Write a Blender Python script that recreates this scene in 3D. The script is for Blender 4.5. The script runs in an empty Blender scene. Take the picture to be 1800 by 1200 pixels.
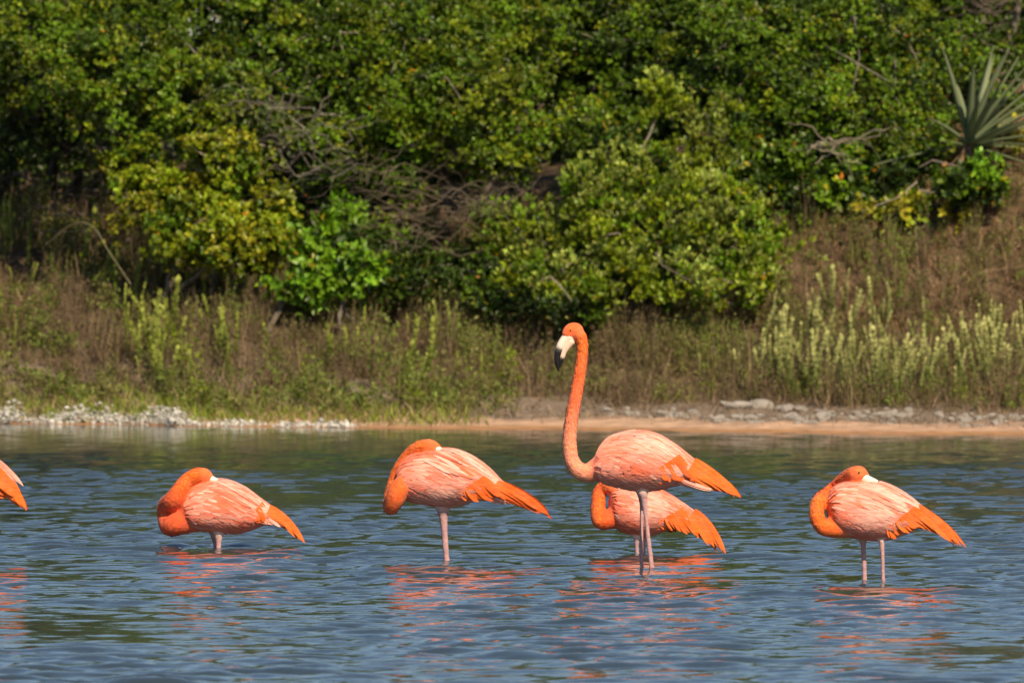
import bpy, math, random
import numpy as np
from mathutils import Vector

rng = np.random.default_rng(7)
random.seed(7)
sc = bpy.context.scene
col = sc.collection
R = math.radians

# ------------------------------------------------------------------ camera
F = 19740.0            # focal length in photo pixels (1800 wide)
CH = 1.70              # camera height above the water
HZ = 284.0             # photo row of the horizon
PITCH = math.atan((600 - HZ) / F)
cam_d = bpy.data.cameras.new('camera')
cam = bpy.data.objects.new('camera', cam_d); col.objects.link(cam)
cam_d.sensor_width = 36.0
cam_d.lens = 36.0 * F / 1800.0
cam_d.clip_start = 1.0
cam_d.clip_end = 3000.0
cam.location = (0, 0, CH)
cam.rotation_euler = (R(90) - PITCH, 0, 0)
cam_d.dof.use_dof = True
cam_d.dof.focus_distance = 47.2
cam_d.dof.aperture_fstop = 10.5
sc.camera = cam

# ------------------------------------------------------------------ light
SUN_EL, SUN_AZ = 43.0, 156.0       # azimuth clockwise from +Y
world = bpy.data.worlds.new('World'); sc.world = world; world.use_nodes = True
wn = world.node_tree
bg = wn.nodes['Background']
sky = wn.nodes.new('ShaderNodeTexSky'); sky.sky_type = 'NISHITA'
sky.sun_disc = False
sky.sun_elevation = R(SUN_EL); sky.sun_rotation = R(SUN_AZ)
sky.air_density = 1.0; sky.dust_density = 0.6; sky.ozone_density = 2.0
wn.links.new(sky.outputs[0], bg.inputs[0]); bg.inputs[1].default_value = 0.072
sun_d = bpy.data.lights.new('sun', 'SUN'); sun = bpy.data.objects.new('sun', sun_d); col.objects.link(sun)
sun_d.energy = 5.0; sun_d.angle = R(0.53); sun_d.color = (1.0, 0.82, 0.57)
sv = Vector((math.sin(R(SUN_AZ)) * math.cos(R(SUN_EL)), math.cos(R(SUN_AZ)) * math.cos(R(SUN_EL)), math.sin(R(SUN_EL))))
sun.rotation_euler = (-sv).to_track_quat('-Z', 'Y').to_euler()
sun.location = (20, -30, 30)
SUNV = np.array(sv)

sc.view_settings.view_transform = 'Standard'
sc.view_settings.look = 'None'
sc.view_settings.exposure = 0.42
sc.view_settings.gamma = 1.0
sc.render.engine = 'CYCLES'
sc.cycles.use_denoising = True
sc.cycles.max_bounces = 6
sc.cycles.diffuse_bounces = 2
sc.cycles.glossy_bounces = 3
sc.cycles.transmission_bounces = 3
sc.cycles.transparent_max_bounces = 4
sc.cycles.sample_clamp_indirect = 6.0

# ------------------------------------------------------------------ helpers
def P(px, py, d):
    """point at distance d (world Y) on the ray through photo pixel px, py (arrays allowed)"""
    a = (np.asarray(px, float) - 900) / F
    b = (600 - np.asarray(py, float)) / F
    c, s = math.cos(PITCH), math.sin(PITCH)
    ry = c + b * s
    rz = -s + b * c
    k = np.asarray(d, float) / ry
    return np.stack(np.broadcast_arrays(a * k, np.asarray(d, float), CH + rz * k), -1)

def unit(v):
    v = np.asarray(v, float)
    return v / np.maximum(np.linalg.norm(v, axis=-1, keepdims=True), 1e-9)

def smooth(a, b, x):
    t = np.clip((x - a) / (b - a), 0, 1)
    return t * t * (3 - 2 * t)

def link(name, me, mat, parent=None, loc=None):
    o = bpy.data.objects.new(name, me); col.objects.link(o)
    if mat is not None and len(me.materials) == 0:
        me.materials.append(mat)
    if parent is not None:
        o.parent = parent
    if loc is not None:
        o.location = loc
    return o

def tag(o, label=None, cat=None, group=None, kind=None):
    if label: o['label'] = label
    if cat: o['category'] = cat
    if group: o['group'] = group
    if kind: o['kind'] = kind
    return o

def empty(name, loc, label, cat, group=None):
    o = bpy.data.objects.new(name, None); col.objects.link(o)
    o.location = loc; o.empty_display_size = 0.1
    return tag(o, label, cat, group)

def mesh_np(name, verts, faces, cols=None, sm=False):
    """verts (N,3), faces (M,k) all of one k, cols (N,3)"""
    me = bpy.data.meshes.new(name)
    verts = np.asarray(verts, np.float32); faces = np.asarray(faces, np.int32)
    n, m, k = len(verts), len(faces), faces.shape[1]
    me.vertices.add(n); me.vertices.foreach_set('co', verts.ravel())
    me.loops.add(m * k); me.loops.foreach_set('vertex_index', faces.ravel())
    me.polygons.add(m); me.polygons.foreach_set('loop_start', np.arange(0, m * k, k, dtype=np.int32))
    if sm:
        me.polygons.foreach_set('use_smooth', np.ones(m, bool))
    if cols is not None:
        a = me.attributes.new('Col', 'FLOAT_COLOR', 'POINT')
        c4 = np.ones((n, 4), np.float32); c4[:, :3] = cols
        a.data.foreach_set('color', c4.ravel())
    me.update(calc_edges=True)
    return me

def soft_normals(me, nn):
    n = len(me.vertices); v = np.empty(n * 3, np.float32); me.vertices.foreach_get('normal', v); v = v.reshape(-1, 3)
    v = v * np.sign(np.sum(v * nn, -1, keepdims=True) + 1e-6)
    me.normals_split_custom_set_from_vertices([tuple(a) for a in unit(v * .5 + nn * .5)])

class Acc:
    """collects tris / quads pieces"""
    def __init__(s): s.v = []; s.f = []; s.c = []; s.n = 0
    def add(s, v, f, c):
        v = np.asarray(v, float); s.v.append(v); s.f.append(np.asarray(f) + s.n)
        c = np.asarray(c, float)
        if c.ndim == 1: c = np.tile(c, (len(v), 1))
        s.c.append(c); s.n += len(v)
    def mesh(s, name, sm=False):
        return mesh_np(name, np.concatenate(s.v), np.concatenate(s.f), np.concatenate(s.c), sm)

def tube(path, rad, sides=6, squash=None, cap=True):
    """quads round a polyline; rad per point; returns verts, quad faces"""
    path = np.asarray(path, float); n = len(path); rad = np.broadcast_to(rad, (n,))
    t = unit(np.gradient(path, axis=0))
    ref = np.array([0.13, 0.97, 0.21])
    u = unit(np.cross(t, ref)); w = np.cross(t, u)
    a = np.arange(sides) * 2 * math.pi / sides
    ring = (u[:, None, :] * np.cos(a)[None, :, None] + w[:, None, :] * np.sin(a)[None, :, None]) * rad[:, None, None]
    v = (path[:, None, :] + ring).reshape(-1, 3)
    i = np.arange(n - 1)[:, None] * sides; j = np.arange(sides)[None, :]; j2 = (j + 1) % sides
    f = np.stack([i + j, i + j2, i + sides + j2, i + sides + j], -1).reshape(-1, 4)
    return v, f

def catmull(pts, n):
    """smooth resample of (K,D) control points at n samples"""
    p = np.asarray(pts, float); k = len(p)
    q = np.vstack([2 * p[0] - p[1], p, 2 * p[-1] - p[-2]])
    s = np.linspace(0, k - 1 - 1e-9, n); i = s.astype(int); t = (s - i)[:, None]
    a, b, c, d = q[i], q[i + 1], q[i + 2], q[i + 3]
    return 0.5 * (2 * b + (c - a) * t + (2 * a - 5 * b + 4 * c - d) * t ** 2 + (3 * b - a - 3 * c + d) * t ** 3)

def leaves_mesh(name, base, dr, nr, L, W, c, fold=0.15, droop=0.08):
    """two-triangle folded leaves, each with its own four points"""
    base = np.asarray(base); n = len(base)
    dr = unit(dr); sd = unit(np.cross(dr, nr)); nr = np.cross(sd, dr)
    L = np.broadcast_to(L, (n,))[:, None]; W = np.broadcast_to(W, (n,))[:, None]
    m = base + dr * L * 0.52
    v = np.stack([base, m + sd * W * 0.5 + nr * W * fold, base + dr * L - nr * L * droop, m - sd * W * 0.5 + nr * W * fold], 1)
    i = np.arange(n)[:, None] * 4
    f = np.concatenate([i + np.array([[0, 1, 2]]), i + np.array([[0, 2, 3]])], 0)
    cc = np.repeat(np.asarray(c, float), 4, 0)
    cc = cc * np.tile(np.array([0.86, 1.0, 1.06, 1.0]), n)[:, None]
    return mesh_np(name, v.reshape(-1, 3), f, cc)

# ------------------------------------------------------------------ materials
def new_mat(name):
    m = bpy.data.materials.new(name); m.use_nodes = True
    return m, m.node_tree, m.node_tree.nodes['Principled BSDF']

def leaf_mat(name, rough=0.42, trans=0.25, spec=0.45):
    m, nt, b = new_mat(name); N, L = nt.nodes, nt.links
    at = N.new('ShaderNodeAttribute'); at.attribute_name = 'Col'
    L.new(at.outputs['Color'], b.inputs['Base Color'])
    b.inputs['Roughness'].default_value = rough
    b.inputs['Specular IOR Level'].default_value = spec
    if trans > 0:
        tr = N.new('ShaderNodeBsdfTranslucent')
        hs = N.new('ShaderNodeMix'); hs.data_type = 'RGBA'; hs.blend_type = 'MULTIPLY'; hs.inputs[0].default_value = 1
        L.new(at.outputs['Color'], hs.inputs[6]); hs.inputs[7].default_value = (1.5, 1.5, 0.5, 1)
        L.new(hs.outputs[2], tr.inputs[0])
        mx = N.new('ShaderNodeMixShader'); mx.inputs[0].default_value = trans
        L.new(b.outputs[0], mx.inputs[1]); L.new(tr.outputs[0], mx.inputs[2])
        L.new(mx.outputs[0], N['Material Output'].inputs[0])
    return m

def col_noise_mat(name, rough=0.9, scale=30, amt=0.5, bump=0.3, bscale=None, spec=0.2):
    m, nt, b = new_mat(name); N, L = nt.nodes, nt.links
    at = N.new('ShaderNodeAttribute'); at.attribute_name = 'Col'
    tc = N.new('ShaderNodeTexCoord')
    nz = N.new('ShaderNodeTexNoise'); nz.inputs['Scale'].default_value = scale; nz.inputs['Detail'].default_value = 6
    L.new(tc.outputs['Object'], nz.inputs['Vector'])
    mr = N.new('ShaderNodeMapRange'); mr.inputs[1].default_value = 0.3; mr.inputs[2].default_value = 0.7
    mr.inputs[3].default_value = 1 - amt; mr.inputs[4].default_value = 1 + amt * 0.6
    L.new(nz.outputs[0], mr.inputs[0])
    mx = N.new('ShaderNodeMix'); mx.data_type = 'RGBA'; mx.blend_type = 'MULTIPLY'; mx.inputs[0].default_value = 1
    L.new(at.outputs['Color'], mx.inputs[6]); L.new(mr.outputs[0], mx.inputs[7])
    L.new(mx.outputs[2], b.inputs['Base Color'])
    b.inputs['Roughness'].default_value = rough; b.inputs['Specular IOR Level'].default_value = spec
    if bump:
        nb = N.new('ShaderNodeTexNoise'); nb.inputs['Scale'].default_value = bscale or scale * 2; nb.inputs['Detail'].default_value = 5
        L.new(tc.outputs['Object'], nb.inputs['Vector'])
        bp = N.new('ShaderNodeBump'); bp.inputs['Strength'].default_value = bump; bp.inputs['Distance'].default_value = 0.02
        L.new(nb.outputs[0], bp.inputs['Height']); L.new(bp.outputs[0], b.inputs['Normal'])
    return m

M_leaf = leaf_mat('leaf', 0.42, 0.13, 0.35)
M_herb = leaf_mat('herb', 0.6, 0.2, 0.25)
M_dry = leaf_mat('dry_stem', 0.8, 0.12, 0.15)
M_bark = col_noise_mat('bark', 0.9, 60, 0.45, 0.4)
M_ground = col_noise_mat('ground', 0.9, 9, 0.35, 0.5, 40)
M_rock = col_noise_mat('limestone', 0.85, 26, 0.45, 0.8, 40)
M_foam = col_noise_mat('foam', 0.7, 50, 0.2, 0.5, 90)
M_plum = None

def plumage_mat(name, bscale, stretch):
    m, nt, b = new_mat(name); N, L = nt.nodes, nt.links
    at = N.new('ShaderNodeAttribute'); at.attribute_name = 'Col'
    tc = N.new('ShaderNodeTexCoord')
    mp = N.new('ShaderNodeMapping'); mp.inputs['Scale'].default_value = stretch
    L.new(tc.outputs['Object'], mp.inputs[0])
    nz = N.new('ShaderNodeTexNoise'); nz.inputs['Scale'].default_value = bscale; nz.inputs['Detail'].default_value = 4
    L.new(mp.outputs[0], nz.inputs['Vector'])
    mr = N.new('ShaderNodeMapRange'); mr.inputs[1].default_value = 0.3; mr.inputs[2].default_value = 0.7
    mr.inputs[3].default_value = 0.76; mr.inputs[4].default_value = 1.14
    L.new(nz.outputs[0], mr.inputs[0])
    mx = N.new('ShaderNodeMix'); mx.data_type = 'RGBA'; mx.blend_type = 'MULTIPLY'; mx.inputs[0].default_value = 1
    L.new(at.outputs['Color'], mx.inputs[6]); L.new(mr.outputs[0], mx.inputs[7])
    L.new(mx.outputs[2], b.inputs['Base Color'])
    n2 = N.new('ShaderNodeTexNoise'); n2.inputs['Scale'].default_value = 22; n2.inputs['Detail'].default_value = 5; L.new(tc.outputs['Object'], n2.inputs['Vector'])
    m2 = N.new('ShaderNodeMapRange'); m2.inputs[1].default_value = 0.35; m2.inputs[2].default_value = 0.7; m2.inputs[3].default_value = 0.0; m2.inputs[4].default_value = 0.16; L.new(n2.outputs[0], m2.inputs[0])
    x2 = N.new('ShaderNodeMix'); x2.data_type = 'RGBA'; L.new(m2.outputs[0], x2.inputs[0]); L.new(mx.outputs[2], x2.inputs[6]); x2.inputs[7].default_value = (0.84, 0.36, 0.19, 1)
    L.new(x2.outputs[2], b.inputs['Base Color'])
    b.inputs['Roughness'].default_value = 0.85; b.inputs['Specular IOR Level'].default_value = 0.12
    b.inputs['Sheen Weight'].default_value = 0.15; b.inputs['Sheen Roughness'].default_value = 0.5
    b.inputs['Subsurface Weight'].default_value = 0.0
    bp = N.new('ShaderNodeBump'); bp.inputs['Strength'].default_value = 0.45; bp.inputs['Distance'].default_value = 0.006
    L.new(nz.outputs[0], bp.inputs['Height']); L.new(bp.outputs[0], b.inputs['Normal'])
    return m
M_body = plumage_mat('flamingo_plumage', 70, (0.6, 1, 1.2))
M_feather = plumage_mat('flamingo_feather', 60, (0.35, 1, 1.8))

def plain_mat(name, c, rough, spec=0.5):
    m, nt, b = new_mat(name)
    b.inputs['Base Color'].default_value = (*c, 1); b.inputs['Roughness'].default_value = rough
    b.inputs['Specular IOR Level'].default_value = spec
    return m
M_eye = plain_mat('eye', (0.35, 0.22, 0.02), 0.15)
M_pupil = plain_mat('pupil', (0.01, 0.01, 0.01), 0.1)
M_bill = col_noise_mat('bill', 0.35, 120, 0.12, 0.1, 200, 0.4)

# ------------------------------------------------------------------ terrain
def shore(X):
    X = np.asarray(X, float)
    return 71.25 - 0.46 * np.clip(X, -12, 12) + 0.10 * np.sin(X * 1.7 + 1) + 0.06 * np.sin(X * 4.3) + 0.03 * np.sin(X * 11.1 + 2)

SP = np.array([-400, -6, -3, -1, 0, 1.5, 3, 5, 7, 10, 15, 40, 900.])
SG = np.array([-0.9, -0.55, -0.35, -0.09, 0.0, 0.07, 0.18, 0.60, 1.05, 1.50, 1.9, 2.8, 6.])
def ground(X, Y):
    X = np.asarray(X, float); s = np.asarray(Y, float) - shore(X)
    s = s + smooth(1, 3, s) * (shore(X) - 71.25) * 0.8
    g = np.interp(s, SP, SG) + 0.88 * smooth(0.9, 2.4, X) * smooth(3.6, 6.2, s)
    k = smooth(0.5, 4, s)
    g = g + k * (0.05 * np.sin(X * 1.9 + Y * 0.9) + 0.035 * np.sin(X * 4.1 - Y * 2.3 + 1) + 0.02 * np.sin(X * 9 + Y * 7))
    g = g + smooth(0.0, 1, s) * 0.010 * np.sin(X * 14 + 3 * np.sin(Y * 6)) * np.sin(Y * 17)
    return g

def axis(fine0, fine1, step, lo, hi, grow=1.35):
    a = list(np.arange(fine0, fine1 + 1e-6, step)); d = step; x = a[-1]
    while x < hi:
        d *= grow; x += d; a.append(min(x, hi))
    d = step; x = a[0]; b = []
    while x > lo:
        d *= grow; x -= d; b.append(max(x, lo))
    return np.array(b[::-1] + a)

def grid(xs, ys, zf):
    XX, YY = np.meshgrid(xs, ys); ZZ = zf(XX, YY)
    v = np.stack([XX, YY, ZZ], -1).reshape(-1, 3); nx, ny = len(xs), len(ys)
    i = np.arange(ny - 1)[:, None] * nx; j = np.arange(nx - 1)[None, :]
    f = np.stack([i + j, i + j + 1, i + nx + j + 1, i + nx + j], -1).reshape(-1, 4)
    return v, f

gv, gf = grid(axis(-4.5, 4.5, 0.09, -600, 600), axis(68, 80, 0.06, -200, 900), ground)
s = gv[:, 1] - shore(gv[:, 0])
wet = np.array([0.36, 0.19, 0.09]); sand = np.array([0.48, 0.31, 0.21]); soil = np.array([0.11, 0.075, 0.045]); grey = np.array([0.20, 0.155, 0.12])
bed = np.array([0.12, 0.10, 0.06])
n1 = 0.5 + 0.5 * np.sin(gv[:, 0] * 3.1 + 2 * np.sin(gv[:, 1] * 5)) * np.sin(gv[:, 1] * 9 + gv[:, 0])
k1 = smooth(0.12, 0.5, s + 0.15 * (n1 - .5))[:, None]; k2 = smooth(.75, 1.35, s + 0.6 * (n1 - .5))[:, None]; k3 = smooth(2.2, 3.4, s + 0.8 * (n1 - .5))[:, None]
gc = wet * (1 - k1) + sand * k1
gc = gc * (1 - k2) + grey * k2
gc = gc * (1 - k3) + soil * k3
k0 = smooth(-0.05, -0.25, s)[:, None]; gc = gc * (1 - k0) + bed * k0
g_o = link('ground', mesh_np('ground', gv, gf, gc, True), M_ground)
tag(g_o, 'sandy shore and earth bank rising behind the lagoon', kind='structure')

# ------------------------------------------------------------------ water
wl = np.random.default_rng(3)
NW = 120
lam = np.exp(wl.uniform(math.log(0.070), math.log(0.60), NW))
th = wl.normal(0.22, 0.55, NW)          # direction of travel, about the view axis
kx, ky = 2 * math.pi / lam * np.sin(th), 2 * math.pi / lam * np.cos(th)
ph = wl.uniform(0, 2 * math.pi, NW)
slope = 0.126 * np.sqrt(2.0 / NW) * np.where(lam < 0.11, 0.85, 1.0) * np.where(lam > 0.4, 0.55, 1.0)
amp = slope * lam / (2 * math.pi)
LEGS = [((px - 900) / F * dd, dd) for px, dd in ((1146, 46.97), (1128, 47.03), (383, 49.4), (379, 49.45), (786, 47.86), (1522, 45.7), (1550, 45.6), (1120, 48.75))]
def water_z(X, Y):
    z = np.zeros_like(X); g = np.zeros_like(X)
    sel = (np.abs(X) < 9) & (Y > 20)
    x, y = X[sel], Y[sel]; zz = np.zeros_like(x)
    # ripples run in soft patches: slow modulation of two halves of the spectrum
    m1 = 1 + 0.4 * np.sin(1.9 * x + 0.31 * y + 1) + 0.35 * np.sin(-1.5 * x + 0.83 * y)
    m2 = 1 + 0.4 * np.sin(1.3 * x - 0.47 * y + 2) + 0.35 * np.sin(2.7 * x + 1.13 * y + .6)
    for i in range(NW):
        zz += amp[i] * (m1 if i % 2 else m2) * np.sin(kx[i] * x + ky[i] * y + ph[i])
    lee = shore(x) - y + 1.2 * np.sin(x * 0.8) + 0.6 * np.sin(x * 2.1 + 1)
    zz *= 0.20 + 0.80 * smooth(2.5, 10.5, lee)
    for lx, ly in LEGS:
        q = (np.abs(x - lx) < .7) & (np.abs(y - ly) < .7); rr = np.hypot(x[q] - lx, y[q] - ly)
        zz[q] += .0035 * np.exp(-rr / .16) * np.cos(rr * 2 * math.pi / .085) * smooth(.7, .4, rr)
    edge = smooth(9, 7.5, np.abs(x)) * smooth(20, 24, y)
    z[sel] = zz * edge
    return z
wys = axis(36, 62, 0.030, -400, 62); wys = np.concatenate([wys[:-1], axis(wys[-1], 74, 0.06, wys[-1], 76)])
wv, wf = grid(axis(-3.4, 3.4, 0.038, -600, 600), wys, water_z)
M_water, nt, b = new_mat('lagoon_water')
b.inputs['Base Color'].default_value = (0.030, 0.046, 0.060, 1)
b.inputs['Roughness'].default_value = 0.035; b.inputs['IOR'].default_value = 1.333
tc = nt.nodes.new('ShaderNodeTexCoord'); nz = nt.nodes.new('ShaderNodeTexNoise'); nz.inputs['Scale'].default_value = 22; nz.inputs['Detail'].default_value = 3
nt.links.new(tc.outputs['Object'], nz.inputs['Vector'])
bp = nt.nodes.new('ShaderNodeBump'); bp.inputs['Strength'].default_value = 0.12; bp.inputs['Distance'].default_value = 0.01
nt.links.new(nz.outputs[0], bp.inputs['Height']); nt.links.new(bp.outputs[0], b.inputs['Normal'])
w_o = link('water', mesh_np('water', wv, wf, None, True), M_water)
tag(w_o, 'rippled blue-green lagoon water', kind='structure')

# ------------------------------------------------------------------ trees and shrubs
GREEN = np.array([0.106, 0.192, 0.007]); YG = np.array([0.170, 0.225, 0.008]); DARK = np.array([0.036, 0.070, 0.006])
BRIGHT = np.array([0.135, 0.270, 0.012]); SILVER = np.array([0.235, 0.290, 0.050]); YEL = np.array([0.36, 0.30, 0.02]); ORA = np.array([0.62, 0.22, 0.02])

def branch_path(a, b, n=6, wob=0.08, sag=0.0, r=rng):
    a, b = np.asarray(a), np.asarray(b); t = np.linspace(0, 1, n)[:, None]
    L = np.linalg.norm(b - a)
    off = np.cumsum(r.normal(0, wob * L / n, (n, 3)), 0); off -= off[0]; off *= (1 - t ** 3)
    p = a * (1 - t) + b * t + off
    p[:, 2] += (sag * L * np.sin(np.pi * t[:, 0]))
    return p

def bush(name, label, cat, lobes, base, mix, leafL=0.029, leafW=0.017, dens=1.0, group=None, up=0.35, clump=0.088,
         per=20, ros=8, trunk_r=0.05, stems=1, front=0.75, bark=(0.20, 0.17, 0.14), odd=0.015, twigs=0.35, seed=1, erect=0.0):
    """a tree or shrub: Empty > trunk (limbs and twigs), crown (leaf rosettes in clumps).
    lobes: (px, py, distance, rx_px, ry_px, rdepth_m); mix: list of (colour, weight)"""
    r = np.random.default_rng(seed)
    bx, by, bd = base
    root = P(bx, by, bd); root[2] = ground(root[0], root[1]) - 0.03
    o = empty(name, root, label, cat, group)
    mc = np.array([m[0] for m in mix]); mw = np.array([m[1] for m in mix], float); mw /= mw.sum()
    T = Acc()
    bark = np.array(bark)
    trunks = []
    lobeC = [P(l[0], l[1], l[2]) for l in lobes]
    for k in range(stems):
        q = root + np.array([r.normal(0, 0.06 * stems), r.normal(0, 0.06 * stems), 0]); q[2] = ground(q[0], q[1]) - 0.04
        lo = lobeC[k % len(lobeC)]
        top = q + (lo - q) * r.uniform(0.5, 0.7) + np.array([0, 0, 0.05])
        p = branch_path(q, top, 8, 0.25, 0, r); trunks.append(p)
        v, f = tube(p - root, np.linspace(trunk_r, trunk_r * 0.55, 8), 7); T.add(v, f, bark * r.uniform(0.8, 1.15))
    B, D, C, Z = [], [], [], []
    for li, l in enumerate(lobes):
        c = lobeC[li]; sx = l[3] / F * l[2]; sz = l[4] / F * l[2]; sy = l[5]
        tp = trunks[li % stems]
        st = tp[r.integers(3, 8)]
        limb = branch_path(st, c, 7, 0.3, 0.05, r)
        v, f = tube(limb - root, np.linspace(trunk_r * 0.6, trunk_r * 0.22, 7), 6); T.add(v, f, bark * r.uniform(0.8, 1.2))
        area = 4 * math.pi * ((sx * sy) ** 1.6 / 3 + (sx * sz) ** 1.6 / 3 + (sy * sz) ** 1.6 / 3) ** (1 / 1.6)
        nc = max(3, int(area / (math.pi * clump ** 2) * 0.78 * dens))
        u = unit(r.normal(size=(nc * 3, 3)))
        keep = (r.uniform(size=nc * 3) < np.clip(0.5 - u[:, 1] * front + 0.15 * u[:, 2], 0.06, 1))
        u = u[keep][:nc]
        rad = np.where(r.uniform(size=len(u)) < .22, r.uniform(1.0, 1.45, len(u)), r.uniform(0.6, 1.12, len(u)))[:, None]
        cc = c + u * rad * np.array([sx, sy, sz])
        hi = l[1] + l[4] < 45        # wholly above the picture: coarser leaves
        for q, uu in zip(cc, u):
            m = int(per * r.uniform(0.6, 1.4) * (.17 if hi else 1)); Z.append(np.full(m, 2.3 if hi else 1.0)); cl = clump * r.uniform(0.6, 1.35)
            ccol = mc[r.choice(len(mc), p=mw)] * r.uniform(0.42, 1.28)
            off = r.normal(size=(m, 3)) * np.array([0.55, 0.45, 0.36]) * cl
            off[:, 2] -= 0.10 * np.abs(off[:, 0])
            B.append(q + off)
            d0 = unit(off) * 0.7 + uu * 0.6 + np.array([0, -0.15, up]) + r.normal(0, 0.25, (m, 3))
            D.append(unit(d0 + r.normal(0, .2, (m, 3))))
            C.append(np.tile(ccol, (m, 1)) * r.uniform(0.85, 1.15, (m, 1)))
            if r.uniform() < twigs * .4:
                tw = branch_path(limb[r.integers(3, 7)], q + off[0], 5, 0.5, 0.05, r)
                v, f = tube(tw - root, np.linspace(0.010, 0.003, 5), 4); T.add(v, f, bark * r.uniform(0.9, 1.7))
        # sparse leaves inside the lobe, coloured dark to stand for inner shade
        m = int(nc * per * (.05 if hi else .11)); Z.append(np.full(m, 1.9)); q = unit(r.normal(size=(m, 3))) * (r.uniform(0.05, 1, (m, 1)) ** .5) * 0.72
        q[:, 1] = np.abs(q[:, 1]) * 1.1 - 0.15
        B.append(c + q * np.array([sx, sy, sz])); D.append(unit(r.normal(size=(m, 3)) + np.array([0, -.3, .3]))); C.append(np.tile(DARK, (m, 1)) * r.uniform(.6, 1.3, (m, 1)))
    B = np.concatenate(B); D = np.concatenate(D); C = np.concatenate(C)
    n = len(B)
    # rosettes
    Z = np.repeat(np.concatenate(Z), ros); B = np.repeat(B, ros, 0); D = np.repeat(D, ros, 0); C = np.repeat(C, ros, 0); N = n * ros
    e1 = unit(np.cross(D, np.array([0.3, 0.2, 0.9]))); e2 = np.cross(D, e1)
    a = (np.tile(np.arange(ros), n) * 2.399 + np.repeat(r.uniform(0, 6.28, n), ros))[:, None]
    el = r.uniform(0.35, 1.25 - 0.5 * erect, N)[:, None]
    ld = D * np.cos(el) + (e1 * np.cos(a) + e2 * np.sin(a)) * np.sin(el)
    ld[:, 2] += erect * 0.6
    ld = unit(ld)
    ln = D - ld * np.sum(D * ld, -1, keepdims=True) + r.normal(0, 0.25, (N, 3)) + np.array([0, 0, 0.25])
    ln = unit(ln)
    stepb = D * (np.tile(np.arange(ros), n)[:, None] / ros) * leafL * 0.7
    C = C * r.uniform(0.65, 1.35, (N, 1)) * np.array([1, 1, 1]) * (1 + r.normal(0, 0.06, (N, 3)))
    w = r.uniform(size=N); C[w < odd] = YEL * r.uniform(0.6, 1.1, (int((w < odd).sum()), 1)); C[w < odd * 0.10] = ORA * .8
    me = leaves_mesh('foliage', B + stepb - root, ld, ln, Z * leafL * r.uniform(0.65, 1.25, N), Z * leafW * r.uniform(0.7, 1.2, N), np.clip(C, 0.004, 0.8))
    link('trunk', T.mesh('wood', True), M_bark, o)
    cr = link('crown', me, M_leaf, o); cr['kind'] = 'stuff'
    return N

NL = 0
g1 = [(GREEN, 5), (YG, 1.5), (DARK, 2)]
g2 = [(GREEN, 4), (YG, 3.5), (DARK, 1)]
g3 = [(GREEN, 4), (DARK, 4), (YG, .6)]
def lob(px, py, d, rx, ry, rd): return (px, py, d, rx, ry, rd)

TG = 'mangrove trees of the thicket'
NL += bush('mangrove_tree', 'leafy green mangrove overhanging the dark hollow at upper left', 'tree',
     [lob(60, 60, 77.6, 150, 90, .6), lob(200, 130, 77.0, 140, 90, .55), lob(330, 170, 77.2, 100, 60, .5), lob(110, -120, 78.2, 180, 120, .8), lob(-60, 150, 77.6, 90, 80, .5), lob(250, 10, 78.4, 90, 60, .5), lob(120, -330, 79, 230, 140, 1.0)],
     (120, 440, 80.5), g2, dens=1.0, group=TG, trunk_r=0.045, stems=2, seed=11, bark=(0.10, 0.085, 0.07))  # bark darkened to put the hollow's shade into the trunk colour
NL += bush('mangrove_tree', 'mangrove with grey twigs showing, between upper left and top centre', 'tree',
     [lob(470, 60, 78.0, 130, 90, .6), lob(430, 180, 77.4, 90, 60, .45), lob(590, 130, 77.8, 110, 90, .5), lob(560, 10, 78.3, 120, 90, .6), lob(560, 260, 77.3, 90, 60, .4), lob(500, -180, 78.9, 180, 140, .9), lob(520, -370, 79.6, 200, 120, 1.0)],
     (520, 440, 79.5), g1, dens=0.85, group=TG, trunk_r=0.07, stems=2, seed=12, twigs=0.9, bark=(0.30, 0.26, 0.22))
NL += bush('mangrove_tree', 'yellow-green mangrove at top centre above the tangle of bare branches', 'tree',
     [lob(760, 60, 77.6, 130, 90, .6), lob(840, 170, 77.0, 140, 90, .6), lob(720, 210, 77.2, 90, 90, .5), lob(880, 270, 76.9, 80, 60, .45), lob(690, 330, 77.2, 60, 60, .4), lob(880, 60, 77.9, 120, 90, .6), lob(800, -170, 78.8, 200, 150, .9), lob(820, -370, 79.6, 220, 120, 1.0)],
     (800, 440, 79.0), g2, dens=1.0, group=TG, trunk_r=0.06, stems=2, seed=13)
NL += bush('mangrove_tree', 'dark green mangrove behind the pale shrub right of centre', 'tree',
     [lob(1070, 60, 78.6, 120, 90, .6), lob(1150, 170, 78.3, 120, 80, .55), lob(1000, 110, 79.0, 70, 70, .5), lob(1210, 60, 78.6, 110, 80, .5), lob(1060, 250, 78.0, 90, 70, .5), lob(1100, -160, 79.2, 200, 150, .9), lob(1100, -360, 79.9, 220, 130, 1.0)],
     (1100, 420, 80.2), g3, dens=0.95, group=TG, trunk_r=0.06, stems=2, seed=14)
NL += bush('mangrove_tree', 'broad green mangrove filling the upper right beside the spiky agave', 'tree',
     [lob(1330, 70, 77.6, 140, 100, .6), lob(1470, 60, 77.8, 130, 100, .6), lob(1380, 190, 77.2, 140, 80, .55), lob(1530, 190, 77.2, 120, 80, .5), lob(1590, 90, 77.6, 80, 90, .5), lob(1600, 270, 76.9, 70, 60, .4), lob(1400, -150, 78.7, 240, 150, .9), lob(1420, -350, 79.6, 240, 130, 1.0)],
     (1430, 400, 79.5), g1, dens=1.05, group=TG, trunk_r=0.07, stems=2, seed=15)
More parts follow.
